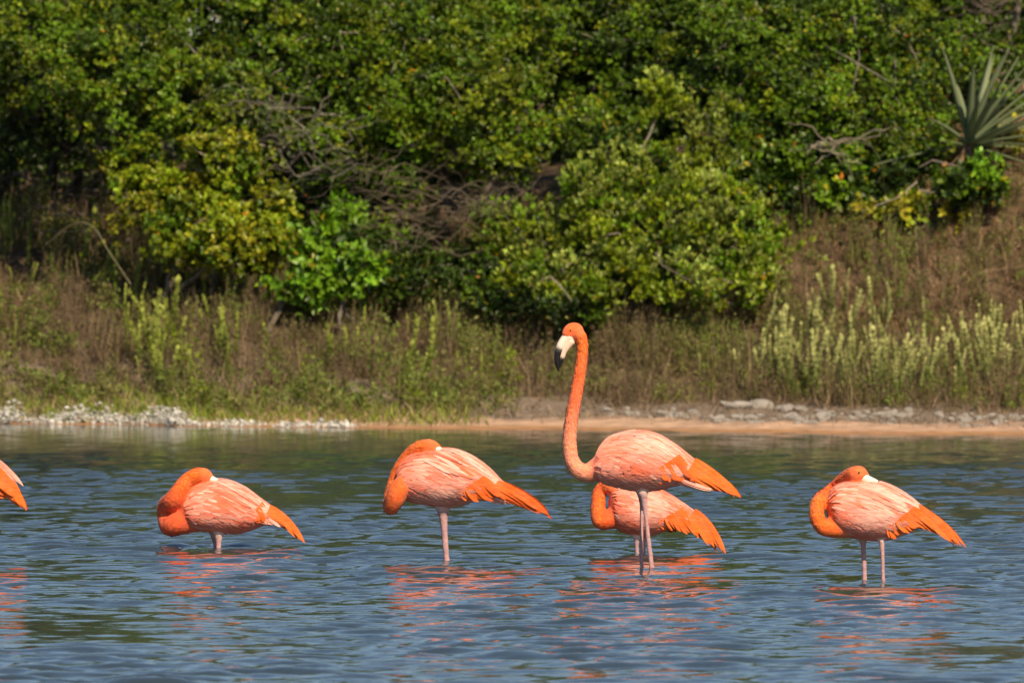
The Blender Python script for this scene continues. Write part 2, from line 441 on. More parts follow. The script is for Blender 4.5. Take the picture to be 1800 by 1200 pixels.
NL += bush('mangrove_tree', 'shadowed dark tree at the top right corner behind the agave', 'tree',
     [lob(1780, 170, 78.4, 110, 80, .4), lob(1680, 140, 78.2, 70, 90, .4), lob(1770, 40, 80.6, 120, 90, .6), lob(1680, 20, 80.2, 80, 70, .5), lob(1850, 120, 80.6, 100, 120, .6), lob(1720, -180, 79.8, 180, 130, .8), lob(1800, -360, 80, 200, 120, .9)],
     (1760, 330, 82), g3, dens=0.75, group=TG, trunk_r=0.06, stems=2, seed=16)
NL += bush('mangrove_shrub', 'deep green bush under the mangroves right of the pale shrub', 'shrub',
     [lob(1390, 290, 77.0, 90, 60, .4), lob(1490, 330, 76.8, 90, 60, .4), lob(1560, 350, 76.7, 70, 45, .35), lob(1630, 330, 76.8, 60, 50, .3), lob(1695, 325, 76.2, 60, 32, .2), lob(1330, 330, 76.9, 60, 80, .35), lob(1430, 360, 76.7, 60, 45, .3)],
     (1460, 420, 77.6), [(DARK, 3), (GREEN, 3), (BRIGHT, 1)], dens=0.9, trunk_r=0.03, stems=3, seed=17, odd=0.03, leafL=0.055, leafW=0.035)
NL += bush('pale_shrub', 'pale yellow-green shrub standing out in front right of centre', 'shrub',
     [lob(1110, 420, 75.7, 90, 70, .35), lob(1210, 400, 75.6, 80, 75, .35), lob(1010, 440, 75.9, 80, 60, .3), lob(1290, 440, 75.6, 65, 70, .3), lob(1150, 320, 76.0, 60, 70, .3), lob(1060, 340, 76.0, 60, 60, .3),
      lob(1240, 320, 76.1, 55, 60, .3), lob(930, 420, 76.2, 55, 50, .3), lob(880, 400, 76.3, 35, 40, .2), lob(1080, 490, 75.4, 70, 45, .3), lob(1190, 500, 75.3, 80, 45, .3), lob(970, 500, 75.5, 70, 40, .25),
      lob(1330, 500, 75.4, 45, 35, .25), lob(1345, 420, 75.8, 35, 45, .2), lob(1160, 190, 76.3, 28, 70, .15), lob(1065, 250, 76.2, 25, 50, .15), lob(1280, 230, 76.2, 25, 55, .15), lob(1215, 235, 76.3, 22, 60, .15)],
     (1120, 545, 76.4), [(SILVER * 1.25, 4), (GREEN * 1.2, 2), (YG * 1.35, 4)], leafL=0.046, leafW=0.017, dens=0.95, trunk_r=0.03, stems=6, seed=18, up=1.0, erect=0.7, per=13)
NL += bush('yellow_shrub', 'yellow-green sunlit shrub left of centre in front of the dark hollow', 'shrub',
     [lob(390, 290, 76.7, 70, 60, .3), lob(350, 390, 76.5, 110, 60, .35), lob(260, 340, 76.7, 55, 60, .25), lob(440, 440, 76.4, 80, 50, .3), lob(470, 380, 76.6, 50, 50, .25), lob(225, 290, 76.8, 25, 35, .15)],
     (390, 500, 76.8), [(YG * 1.2, 4), (np.array([0.25, 0.26, 0.010]), 2.5), (GREEN, 1.5)], leafL=0.040, leafW=0.023, dens=1.0, trunk_r=0.025, stems=4, seed=19, odd=0.02, up=0.6, bark=(0.30, 0.25, 0.2))
NL += bush('broadleaf_shrub', 'bright green broad-leaved low shrub beside the yellow-green shrub', 'shrub',
     [lob(570, 440, 76.2, 55, 50, .3), lob(620, 475, 76.0, 50, 40, .25), lob(540, 490, 76.0, 50, 40, .25), lob(590, 390, 76.5, 45, 30, .25), lob(650, 475, 76.1, 25, 20, .15)],
     (585, 530, 76.3), [(BRIGHT, 4), (GREEN, 1)], leafL=0.062, leafW=0.04, dens=1.0, trunk_r=0.02, stems=4, seed=20, per=7, ros=6, odd=0.02)
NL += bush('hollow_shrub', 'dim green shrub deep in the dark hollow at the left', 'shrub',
     [lob(130, 210, 79.0, 190, 70, .4), lob(60, 330, 80.5, 130, 80, .4), lob(240, 330, 80.6, 120, 80, .4), lob(480, 360, 78.6, 80, 80, .4), lob(600, 330, 78.2, 70, 60, .4), lob(-40, 330, 79.6, 80, 90, .5)],  # dark-leaved lobes added so the hollow reads as deep shade
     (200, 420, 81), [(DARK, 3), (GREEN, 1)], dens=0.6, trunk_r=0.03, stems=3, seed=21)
NL += bush('yellow_vine', 'small yellow-leaved plant at the foot of the agave', 'plant',
     [lob(1720, 268, 76.9, 70, 22, .15), lob(1770, 250, 76.9, 30, 22, .12), lob(1600, 375, 76.2, 90, 22, .2)],
     (1690, 380, 76.9), [(np.array([0.34, 0.32, 0.02]), 3), (YG, 2)], leafL=0.05, leafW=0.035, dens=0.7, trunk_r=0.006, stems=1, seed=22, per=8, ros=5)
NL += bush('bank_bush', 'rounded dark green bush low between the tangle and the pale shrub', 'shrub',
     [lob(800, 475, 76.4, 100, 50, .35), lob(720, 470, 76.7, 70, 45, .3), lob(690, 510, 76.4, 60, 30, .25), lob(860, 510, 76.0, 60, 40, .25), lob(640, 430, 77.0, 60, 50, .3), lob(880, 440, 76.6, 50, 50, .3), lob(900, 535, 75.7, 70, 28, .2), lob(1000, 540, 75.3, 80, 24, .2)],
     (780, 520, 77), [(DARK, 3), (GREEN, 1)], dens=0.6, trunk_r=0.02, stems=3, seed=23)
# the wood behind, closing the view; leaf colour darkened to imitate shade in the gaps
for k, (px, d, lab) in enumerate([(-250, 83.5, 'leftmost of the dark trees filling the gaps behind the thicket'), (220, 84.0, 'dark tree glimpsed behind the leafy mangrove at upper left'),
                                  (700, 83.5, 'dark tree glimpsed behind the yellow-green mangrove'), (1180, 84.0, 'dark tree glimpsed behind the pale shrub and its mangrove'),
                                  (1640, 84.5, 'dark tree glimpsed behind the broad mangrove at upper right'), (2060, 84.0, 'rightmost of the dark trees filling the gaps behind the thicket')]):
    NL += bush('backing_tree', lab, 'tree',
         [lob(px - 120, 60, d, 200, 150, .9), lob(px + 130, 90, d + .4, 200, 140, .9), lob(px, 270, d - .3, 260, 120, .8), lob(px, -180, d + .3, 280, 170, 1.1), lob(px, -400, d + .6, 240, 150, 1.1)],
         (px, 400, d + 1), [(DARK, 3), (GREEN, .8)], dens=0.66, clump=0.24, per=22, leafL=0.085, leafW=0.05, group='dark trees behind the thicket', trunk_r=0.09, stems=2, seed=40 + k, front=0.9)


# ------------------------------------------------------------------ bare branch tangles
def tangle(name, label, boxes, n, seed, c=(0.26, 0.22, 0.18), rmax=0.011):
    r = np.random.default_rng(seed); A = Acc()
    px, py, d, rx, ry, rd = boxes[0]
    root = P(px, py, d); root[2] = ground(root[0], root[1])
    o = None
    for (px, py, d, rx, ry, rd) in boxes:
        c0 = P(px, py, d); S = np.array([rx / F * d, rd, ry / F * d])
        for i in range(n):
            a = c0 + unit(r.normal(size=3)) * r.uniform(0, 1) ** .5 * S
            ang = r.normal(0.15, 0.55) + (math.pi if r.uniform() < .5 else 0)
            L = r.uniform(0.12, 0.5)
            dv = unit(np.array([math.cos(ang), r.normal(0, .4), math.sin(ang) * .8]))
            b2 = a + dv * L
            p = branch_path(a, b2, 7, 0.55, r.uniform(-.15, .2), r)
            r0 = rmax * r.uniform(0.25, 1) ** 1.3
            v, f = tube(p - root, np.linspace(r0, r0 * 0.35, 7), 4); A.add(v, f, np.array(c) * r.uniform(0.5, 1.35))
    o = link(name, A.mesh('twigs', True), M_bark, None, root)
    return tag(o, label, 'dead branches')
tangle('dead_branches', 'tangle of bare grey branches below the yellow-green mangrove', [(740, 395, 75.9, 120, 55, .3), (680, 350, 76.1, 60, 70, .25), (830, 360, 76.0, 60, 40, .25)], 50, 51, (0.15, 0.122, 0.085), 0.0045)
tangle('dead_branches', 'pale grey twisted twigs above the yellow-green shrub', [(530, 240, 76.5, 100, 60, .25), (480, 195, 76.6, 80, 20, .2), (560, 300, 76.4, 70, 40, .2)], 20, 52, (0.20, 0.175, 0.15), 0.0045)
tangle('dead_branches', 'broken grey branch sticking out below the broad right mangrove', [(1455, 255, 76.3, 40, 12, .10)], 16, 53, (0.26, 0.22, 0.17), 0.010)
tangle('dead_branches', 'thin grey sticks in the dark hollow at the far left', [(90, 370, 77.5, 120, 40, .4), (250, 250, 77.2, 120, 25, .3)], 20, 54, (0.13, 0.11, 0.09), 0.006)
tangle('dead_branches', 'thin grey sticks hanging at the top right corner', [(1700, 40, 78.4, 50, 60, .3)], 36, 55, (0.20, 0.16, 0.13), 0.006)
tangle('dead_branches', 'thin brown sticks beside the withered rosette', [(1640, 345, 76.6, 60, 25, .2)], 20, 56, (0.20, 0.14, 0.10), 0.006)
# arching pale stem at left
A = Acc(); r0 = P(200, 460, 76); r0[2] = ground(r0[0], r0[1])
p = catmull([P(230, 500, 75.4), P(190, 440, 75.4), P(165, 400, 75.5), P(130, 393, 75.6), P(80, 430, 75.7)], 20)
v, f = tube(p - r0, np.linspace(.005, .002, 20), 5); A.add(v, f, (0.20, 0.18, 0.10))
tag(link('arching_stem', A.mesh('arching_stem', True), M_bark, None, r0), 'thin pale stem arching over the grass at the left', 'plant')

# ------------------------------------------------------------------ agave
def blade(path, width, nrm, thick, c0, c1):
    path = np.asarray(path); n = len(path); t = unit(np.gradient(path, axis=0)); sd = unit(np.cross(t, nrm)); up = np.cross(sd, t)
    w = np.asarray(width)[:, None]
    v = np.stack([path - sd * w + up * w * .35, path - up * thick, path + sd * w + up * w * .35, path + up * thick * .2], 1).reshape(-1, 3)
    i = np.arange(n - 1)[:, None] * 4; j = np.arange(4)[None, :]; j2 = (j + 1) % 4
    f = np.stack([i + j, i + 4 + j, i + 4 + j2, i + j2], -1).reshape(-1, 4)
    k = np.repeat(np.linspace(0, 1, n), 4)[:, None]
    return v, f, np.asarray(c0) * (1 - k) + np.asarray(c1) * k

def agave():
    r = np.random.default_rng(61)
    d = 76.7; c = P(1702, 225, d); root = c.copy(); root[2] = ground(c[0], c[1]) - .02; c[2] = max(root[2] + .10, c[2] - .12)
    o = empty('agave', root, 'spiky grey-green agave with long stiff leaves at the right edge', 'agave')
    st = Acc(); v, f = tube(np.array([root - [0, 0, .02], root + (c - root) * .6, c]) - root, np.array([.07, .08, .06]), 10); st.add(v, f, (0.16, 0.11, 0.07))
    link('stem', st.mesh('stem', True), M_bark, o)
    specs = []
    for i in range(58):
        az = i * 2.39996 + r.normal(0, .15); el = R(82) - (i / 58) * R(165) + r.normal(0, .08)
        specs.append((az, el, r.uniform(.52, .74) if el > R(-22) else r.uniform(.3, .45)))
    for az, el, L in specs:
        dv = np.array([math.cos(az) * math.cos(el), math.sin(az) * math.cos(el), math.sin(el)])
        if el > 0: dv = unit(dv + np.array([.60, -.12, .05]))
        t = np.linspace(0, 1, 8)[:, None]
        p = (c - root) + dv * .04 + dv * L * t; p[:, 2] -= (t[:, 0] ** 2) * .05 * L
        w = .027 * np.array([.8, .95, 1.05, 1.05, .95, .75, .45, .06])
        nn = np.array([0, 0, 1.0]) - dv * dv[2] if abs(dv[2]) < .97 else np.array([0, -1.0, 0])
        g = r.uniform(.8, 1.15)
        if el < R(-22): c0, c1 = (0.20, 0.13, 0.07), (0.24, 0.17, 0.10)
        else: c0, c1 = (0.20 * g, 0.25 * g, 0.14 * g), (0.21 * g, 0.25 * g, 0.13 * g)
        A = Acc(); v, f, cc = blade(p, w, unit(nn), .008, c0, c1); A.add(v, f, cc)
        link('leaf', A.mesh('leaf', True), M_herb, o)
agave()
def dead_rosette():
    r = np.random.default_rng(62); c = P(1632, 335, 76.6); root = c.copy(); root[2] = ground(c[0], c[1]); c[2] = root[2] + .14
    o = empty('dead_agave', root, 'withered brown rosette of drooping leaves left below the agave', 'agave')
    st = Acc(); v, f = tube(np.array([[0, 0, -.02], (c - root) * .5, c - root]), np.array([.03, .035, .03]), 8); st.add(v, f, (0.16, 0.10, 0.07)); link('stem', st.mesh('stem', True), M_bark, o)
    for i in range(26):
        az = r.uniform(0, 6.28); el = r.uniform(-.2, .9); L = r.uniform(.14, .3)
        dv = np.array([math.cos(az) * math.cos(el), math.sin(az) * math.cos(el) * .6, math.sin(el)])
        t = np.linspace(0, 1, 6)[:, None]; p = (c - root) + dv * L * t; p[:, 2] -= (t[:, 0] ** 2) * .8 * L
        g = r.uniform(.6, 1.3)
        A = Acc(); v, f, cc = blade(p, .011 * np.array([.8, 1, 1, .8, .5, .1]), unit(np.array([0, -.4, 1])), .004, np.array([.17, .085, .05]) * g, np.array([.24, .14, .085]) * g); A.add(v, f, cc)
        link('leaf', A.mesh('leaf', True), M_dry, o)
dead_rosette()

# ------------------------------------------------------------------ grass and herbs (uncountable)
def blades(name, label, n, region, hgt, wid, palette, seed, lean=0.35, droop=0.3, mat=None, dens=None, cluster=0.0, cat='grass'):
    """region: px0, px1, s0, s1 (metres behind the water line)"""
    r = np.random.default_rng(seed)
    px = r.uniform(region[0], region[1], n); s = r.uniform(region[2], region[3], n)
    if dens is not None:
        k = r.uniform(size=n) < dens(px, s); px, s = px[k], s[k]; n = len(px)
    if cluster > 0:
        nc = max(4, n // 40); cx = r.uniform(region[0], region[1], nc); cs = r.uniform(region[2], region[3], nc)
        w = r.integers(0, nc, n); px = px * (1 - cluster) + (cx[w] + r.normal(0, 14, n)) * cluster; s = s * (1 - cluster) + (cs[w] + r.normal(0, .06, n)) * cluster
    X0 = (px - 900) / F * 74.5
    X = X0 * ((shore(X0) + s) / 74.5); Y = shore(X) + s
    b = np.stack([X, Y, ground(X, Y) - .01], -1)
    h = r.uniform(hgt[0], hgt[1], n)[:, None] * (0.75 + 0.35 * np.sin(px * .021 + s * 1.7) * np.sin(s * 3.1 + px * .013))[:, None]
    dv = np.stack([r.normal(0, lean, n), r.normal(0, lean, n), np.ones(n)], -1); dv = unit(dv)
    sd = unit(np.stack([np.ones(n), r.normal(0, .9, n), r.normal(0, .2, n)], -1))
    w = (r.uniform(wid[0], wid[1], n))[:, None] * .5
    bend = np.stack([r.normal(0, droop, n), r.normal(-.1 * droop, droop, n), -np.abs(r.normal(0, droop * .8, n))], -1)
    m = b + dv * h * .55 + bend * h * .15; t = b + dv * h + bend * h * .6
    v = np.stack([b - sd * w * .7, b + sd * w * .7, m + sd * w, m - sd * w, t + sd * w * .15, t - sd * w * .15], 1).reshape(-1, 3)
    i = np.arange(n)[:, None] * 6
    f = np.concatenate([i + np.array([[0, 1, 2, 3]]), i + np.array([[3, 2, 4, 5]])], 0)
    pc = np.array([p[0] for p in palette]); pw = np.array([p[1] for p in palette], float); pw /= pw.sum()
    # colours drift in patches
    drift = 0.5 + 0.5 * np.sin(px * .017 + 2.1 * np.sin(s * 1.1)) * np.sin(s * 2.3 + px * .006)
    idx = np.array([np.searchsorted(np.cumsum(pw), u * .999) for u in np.clip(r.uniform(size=n) * .7 + drift * .3, 0, 1)])
    c = pc[idx] * r.uniform(.6, 1.3, (n, 1))
    me = mesh_np(name, v, f, np.repeat(c, 6, 0))
    o = link(name, me, mat or M_dry)
    return tag(o, label, cat, kind='stuff')

BR = np.array([0.160, 0.112, 0.062]); BR2 = np.array([0.100, 0.072, 0.044]); OL = np.array([0.145, 0.142, 0.040]); OLG = np.array([0.135, 0.180, 0.028]); TAN = np.array([0.36, 0.25, 0.155]); RUST = np.array([0.27, 0.15, 0.085])
def brush(name, label, n, region, hgt, rad, stem_pal, leaf_pal, seed, nst=16, nfl=60, leaf=(.014, .03), dens=None, top=0.5):
    """low twiggy herb clumps: thin spreading stems with small leaves, too many to count"""
    r = np.random.default_rng(seed)
    px = r.uniform(region[0], region[1], n); s_ = r.uniform(region[2], region[3], n)
    if dens is not None:
        k = r.uniform(size=n) < dens(px, s_); px, s_ = px[k], s_[k]; n = len(px)
    X = (px - 900) / F * 74.5; X = X * (shore(X) + s_) / 74.5; Y = shore(X) + s_
    c = np.stack([X, Y, ground(X, Y) - .01], -1); h = r.uniform(hgt[0], hgt[1], n) * r.uniform(.7, 1.3, n) * (1 + .55 * smooth(4.2, 6.2, s_)) * (1 + .4 * np.sin(px * .027 + s_ * 2.3) * np.sin(px * .011 - s_)); ra = r.uniform(rad[0], rad[1], n)
    def pick(pal, m):
        pc = np.array([p[0] for p in pal]); pw = np.array([p[1] for p in pal], float); return pc[r.choice(len(pc), m, p=pw / pw.sum())]
    # stems
    m = n * nst; id_ = np.repeat(np.arange(n), nst)
    a = r.uniform(0, 6.28, m); q = r.uniform(0, 1, m) ** .6
    dv = np.stack([np.cos(a) * q * ra[id_], np.sin(a) * q * ra[id_], h[id_] * (1 - .45 * q ** 2) * r.uniform(.6, 1.05, m)], -1)
    b = c[id_] + dv * np.array([.25, .25, 0]); t = c[id_] + dv; md = (b + t) / 2 + r.normal(0, .015, (m, 3))
    sd = unit(np.stack([np.ones(m), r.normal(0, .7, m), r.normal(0, .3, m)], -1)) * r.uniform(.0012, .0032, m)[:, None]
    v = np.stack([b - sd, b + sd, md + sd * .9, md - sd * .9, t + sd * .4, t - sd * .4], 1).reshape(-1, 3)
    i = np.arange(m)[:, None] * 6
    f = np.concatenate([i + np.array([[0, 1, 2]]), i + np.array([[0, 2, 3]]), i + np.array([[3, 2, 4]]), i + np.array([[3, 4, 5]])], 0)
    sc_ = pick(stem_pal, m) * r.uniform(.6, 1.3, (m, 1))
    A = Acc(); A.add(v, f, np.repeat(sc_, 6, 0))
    # leaves along the stems
    if nfl:
        m2 = n * nfl; j = np.repeat(np.arange(n), nfl) * nst + r.integers(0, nst, m2); k = r.uniform(top, 1.05, m2)[:, None]
        p = b[j] * (1 - k) + t[j] * k + r.normal(0, .008, (m2, 3))
        d2 = unit(t[j] - b[j]) * .8 + unit(r.normal(size=(m2, 3))) * .9; nn = r.normal(size=(m2, 3)) + np.array([0, -.4, .6])
        pc = np.array([p_[0] for p_ in leaf_pal]); pw = np.cumsum([p_[1] for p_ in leaf_pal]); pw = pw / pw[-1]
        dr_ = .5 + .5 * np.sin(px * .013 + 2.6 * np.sin(s_ * 1.3 + px * .004)) * np.sin(s_ * 2.1 + px * .009)
        tint = pc[np.minimum(np.searchsorted(pw, np.clip(r.uniform(size=n) * .55 + dr_ * .45, 0, .999)), len(pc) - 1)] * r.uniform(.6, 1.25, (n, 1)); lc = tint[np.repeat(np.arange(n), nfl)] * r.uniform(.65, 1.35, (m2, 1))
        L = r.uniform(leaf[0], leaf[1], m2)
        d2 = unit(d2); sdd = unit(np.cross(d2, nn)); W = L * .45
        vv = np.stack([p, p + d2 * (L * .5)[:, None] + sdd * (W * .5)[:, None], p + d2 * L[:, None], p + d2 * (L * .5)[:, None] - sdd * (W * .5)[:, None]], 1).reshape(-1, 3)
        ii = np.arange(m2)[:, None] * 4
        A.add(vv, np.concatenate([ii + np.array([[0, 1, 2]]), ii + np.array([[0, 2, 3]])], 0), np.repeat(lc, 4, 0))
    return tag(link(name, A.mesh(name), M_herb), label, 'undergrowth', kind='stuff')

blades('dry_undergrowth', 'brown dry undergrowth covering the bank', 15000, (-120, 1920, 2.3, 7.6), (.08, .26), (.003, .007), [(BR, 4), (BR2, 4), (OL, 2), (TAN, .8)], 71, .55, .6,
       dens=lambda p, s: smooth(1.9, 2.9, s + .4 * np.sin(p * .02) - .35 * smooth(1000, 1300, p)))
brush('brown_brush', 'brown twiggy brush all along the bank', 1500, (-120, 1920, 1.8, 7.4), (.16, .34), (.08, .2), [(BR, 3), (BR2, 3), (TAN, .8)], [(RUST, .6), (BR, 2.6), (BR2, 2.4), (OL, 3), (OLG, .6)], 171, 14, 45, (.012, .032),
       dens=lambda p, s: np.where(p > 1400, smooth(6.2, 5.2, s), 1) * smooth(2.2, 3.2, s + .3 * np.sin(p * .03) + .9 * smooth(700, 400, p)))
brush('olive_brush', 'olive green leafy brush on the left half of the bank', 900, (-120, 900, 1.0, 6.6), (.12, .34), (.06, .15), [(OL, 3), (BR, 2)], [(OLG, 3), (OL, 2), (YG * .85, 1.6)], 172, 10, 60, (.018, .045), dens=lambda p, s: .55 + .45 * np.sin(p * .03 + s * 2))
brush('green_brush', 'scattered green leafy brush on the right half of the bank', 560, (900, 1920, 2.6, 6.6), (.10, .28), (.05, .12), [(OL, 3), (BR, 2)], [(OLG, 3), (OL, 3), (YG * .8, .7)], 173, 12, 60, (.014, .035), dens=lambda p, s: .25 + .75 * smooth(1200, 1400, p))
brush('tall_brush', 'taller olive and brown brush at the foot of the pale shrub', 260, (820, 1400, 3.9, 5.0), (.18, .30), (.06, .14), [(BR, 3), (OL, 3)], [(BR, 2), (OL, 3), (OLG, 2)], 174, 16, 60, (.014, .034))
blades('shore_grass', 'short yellow-green grass along the left water edge', 8500, (-120, 900, .10, 2.4), (.05, .18), (.004, .010), [(OLG, 3), (YG, 2), (TAN, 1.8), (BR, 1)], 73, .45, .5, mat=M_herb, cluster=.75,
       dens=lambda p, s: np.where(p < 720, 1, smooth(900, 720, p)))
blades('dead_grass', 'mat of rusty brown dead grass high on the right bank', 22000, (1330, 1930, 4.7, 9.4), (.10, .30), (.003, .008), [(RUST, 4), (TAN, 2), (BR, 2)], 75, .9, 1.1,
       dens=lambda p, s: smooth(1330, 1430, p + 25 * np.sin(s * 4)) * smooth(4.6, 5.6, s + .3 * np.sin(p * .03)))
blades('bank_litter', 'grey dry stubble at the foot of the bank', 8000, (560, 1930, .5, 3.2), (.03, .12), (.003, .007), [(np.array([.26, .20, .155]), 3), (BR, 2), (TAN, 1.5)], 76, 1.0, .7, dens=lambda p, s: np.where(s < .9, .1, 1))

# ------------------------------------------------------------------ upright leafy stems (countable)
def spike_mesh(seed, H, nl, L, W, c0, c1, spread):
    r = np.random.default_rng(seed)
    zz = np.linspace(.25, 1.0, nl) * H; bend = r.normal(0, .06, 2)
    base = np.stack([bend[0] * (zz / H) ** 2 * H, bend[1] * (zz / H) ** 2 * H, zz], -1)
    a = np.arange(nl) * 2.4 + r.uniform(0, 6); sp = spread * (1.15 - .75 * (zz / H)) + r.normal(0, .08, nl)
    dv = np.stack([np.cos(a) * sp, np.sin(a) * sp, np.ones(nl)], -1)
    nn = np.stack([-np.cos(a), -np.sin(a), sp], -1)
    k = ((zz / H - .25) / .75)[:, None]
    c = (np.array(c0) * (1 - k) + np.array(c1) * k) * r.uniform(.75, 1.25, (nl, 1))
    m1 = leaves_mesh('x', base, dv, nn, L * r.uniform(.7, 1.15, nl), W * r.uniform(.8, 1.2, nl), c, .2, -.05)
    n = len(m1.vertices); co = np.empty(n * 3, np.float32); m1.vertices.foreach_get('co', co); co = co.reshape(-1, 3)
    cc = np.empty(n * 4, np.float32); m1.attributes['Col'].data.foreach_get('color', cc); cc = cc.reshape(-1, 4)[:, :3]
    f = np.empty(len(m1.loops), np.int32); m1.loops.foreach_get('vertex_index', f); f = f.reshape(-1, 3)
    bpy.data.meshes.remove(m1)
    t = np.linspace(0, 1, 6)[:, None]; sp_ = np.concatenate([bend * t ** 2 * H, t * H], 1)
    v, q = tube(sp_, np.linspace(.005, .003, 6), 4); q = np.concatenate([q[:, :3], q[:, [0, 2, 3]]], 0)
    A = Acc(); A.add(co, f, cc); A.add(v, q, (.16, .13, .06))
    return A.mesh('leafy_stem')
PALE = [spike_mesh(80 + i, 1.0, 40, .10, .042, (.13, .17, .04), (.48, .48, .19), .38) for i in range(5)]
FRESH = [spike_mesh(90 + i, 1.0, 34, .13, .05, (.12, .17, .03), (.36, .40, .08), .5) for i in range(5)]
for m in PALE + FRESH: m.materials.append(M_herb)
def plant_stem(meshes, px, s, h, label, group, r):
    X = (px - 900) / F * (71.3 + s); Y = float(shore(X)) + s; X = (px - 900) / F * Y
    o = link('leafy_stem', meshes[r.integers(len(meshes))], None, None, (X, Y, float(ground(X, Y)) - .01))
    w = h * r.uniform(.6, 1.3)
    w *= 1.65
    o.scale = (w, w, h); o.rotation_euler = (r.normal(0, .12), r.normal(0, .14), r.uniform(0, 6.28))
    tag(o, label, 'plant', group)
r = np.random.default_rng(101)
for i in range(190):
    c = [(1720, 5.0, 90, .7), (1590, 4.3, 110, .8), (1740, 4.2, 70, .5), (1400, 3.6, 60, .4), (1480, 5.2, 60, .6), (1500, 3.5, 80, .3)][r.integers(6)]
    px = np.clip(r.normal(c[0], c[2]), 1255, 1830); s_ = np.clip(r.normal(c[1], c[3]), 2.9, 5.2)
    plant_stem(PALE, px, s_, r.uniform(.24, .48) * (1 - .16 * max(0, s_ - 4)), 'pale yellow-green upright leafy stem on the right part of the bank', 'pale leafy stems on the right bank', r)
cl_ = [(r.uniform(-40, 480), r.uniform(2.2, 6.0)) for _ in range(26)]
for i in range(130):
    q_ = cl_[r.integers(26)]; px = q_[0] + r.normal(0, 22); s_ = np.clip(q_[1] + r.normal(0, .25), 2, 6.2)
    plant_stem(FRESH, px, s_, r.uniform(.14, .40), 'green upright leafy stem on the left part of the bank', 'green leafy stems on the left bank', r)
for i in range(70):
    px = r.normal(680, 100); s_ = r.uniform(2.6, 6.0)
    plant_stem(FRESH, px, s_, r.uniform(.2, .36), 'green upright leafy stem on the bank behind the middle of the flock', 'green leafy stems on the middle of the bank', r)
for px, s_, h in [(1228, 3.9, .2), (1300, 3.1, .2), (1290, 3.2, .16), (1316, 3.3, .17), (985, 5.6, .22), (1080, 5.6, .2), (760, 6.2, .36), (788, 6.2, .36)]:
    plant_stem(PALE if px in (1228, 985) else FRESH, px, s_, h, 'lone green leafy stem standing apart in the brown undergrowth', 'lone stems in the brown undergrowth', r)

# ------------------------------------------------------------------ rocks and foam on the shore
def rock_mesh(seed):
    import bmesh
    r = np.random.default_rng(seed); bm = bmesh.new(); bmesh.ops.create_icosphere(bm, subdivisions=2, radius=1)
    ax = unit(r.normal(size=(7, 3))); cut = r.uniform(.55, .95, 7)
    for v in bm.verts:
        p = np.array(v.co)
        for a_, c_ in zip(ax, cut):
            d_ = p @ a_
            if d_ > c_: p = p - a_ * (d_ - c_) * .85
        p *= 1 + .07 * math.sin(9 * p[0] + seed) * math.sin(8 * p[1] + 4 * p[2])
        v.co = p
    me = bpy.data.meshes.new('rock'); bm.to_mesh(me); bm.free()
    a = me.attributes.new('Col', 'FLOAT_COLOR', 'POINT'); g = r.uniform(.75, 1.1)
    a.data.foreach_set('color', np.tile(np.array([.62 * g, .56 * g, .50 * g, 1], np.float32), len(me.vertices)))
    me.materials.append(M_rock); return me
ROCKS = [rock_mesh(i) for i in range(9)]
r = np.random.default_rng(111)
def rock(px, s_, sx, sz, label, group=None):
    X = (px - 900) / F * (71.3 + s_); Y = float(shore(X)) + s_; X = (px - 900) / F * Y
    o = link('rock', ROCKS[r.integers(9)], None, None, (X, Y, float(ground(X, Y)) + sz * .35))
    o.scale = (sx, sx * r.uniform(.6, 1), sz); o.rotation_euler = (r.normal(0, .2), r.normal(0, .2), r.uniform(0, 6.28))
    tag(o, label, 'rock', group)
for px, sx, sz in [(1300, .10, .035), (1335, .11, .045), (1380, .10, .035), (1278, .05, .025), (1405, .07, .03)]:
    rock(px, r.uniform(2.3, 2.6), sx, sz, 'large pale limestone lump in the low heap left of the leafy stems', 'limestone heap on the shore')
for i in range(250):
    px = 1040 + 790 * r.uniform() ** .75; px = px + 18 * math.sin(px * .05)
    s_ = 1.5 + r.normal(0, .32) + .25 * math.sin(px * .013)
    z = r.uniform(.006, .022); rock(px, max(.6, s_), z * r.uniform(1.3, 2.6), z, 'small pale limestone cobble strewn along the right shore above the sand', 'limestone cobbles on the right shore')

def foam():
    r = np.random.default_rng(121)
    import bmesh
    bv = np.array([[1, 0, 0], [-1, 0, 0], [0, 1, 0], [0, -1, 0], [0, 0, 1], [0, 0, -1.]]); bf = np.array([[0, 2, 4], [2, 1, 4], [1, 3, 4], [3, 0, 4], [2, 0, 5], [1, 2, 5], [3, 1, 5], [0, 3, 5]])
    A = Acc()
    for k in range(420):
        px0 = r.uniform(-80, 345) if k < 330 else r.uniform(330, 620)
        s0 = r.uniform(.08, .75) if k < 330 else r.uniform(.1, .35)
        if math.sin(px0 * .06 + 2) + .8 * math.sin(px0 * .143) < -.55: continue
        big = (.35 + .65 * max(0, math.sin(px0 * .045 + 1.3) * .6 + math.sin(px0 * .11) * .5 + .2)) * (1 if k < 330 else .3)
        for i in range(int(6 + 16 * big)):
            X = (px0 - 900) / F * 72.9 + r.normal(0, .05); Y = float(shore(X)) + max(.03, s0 + r.normal(0, .07))
            q = r.uniform(.003, .011) * (1 if r.uniform() < .88 else 1.6)
            z = float(ground(X, Y)) + abs(r.normal(0, .035)) * big
            v = bv * np.array([1.8, 1.3, .5 + .8 * r.uniform()]) * q * (1 + r.normal(0, .25, (len(bv), 1))) + np.array([X, Y, z])
            A.add(v, bf, np.array([.66, .64, .59]) * r.uniform(.5, 1.05))
    tag(link('foam', A.mesh('foam', True), M_foam), 'white foam washed up along the left water edge', 'foam', kind='stuff')
foam()

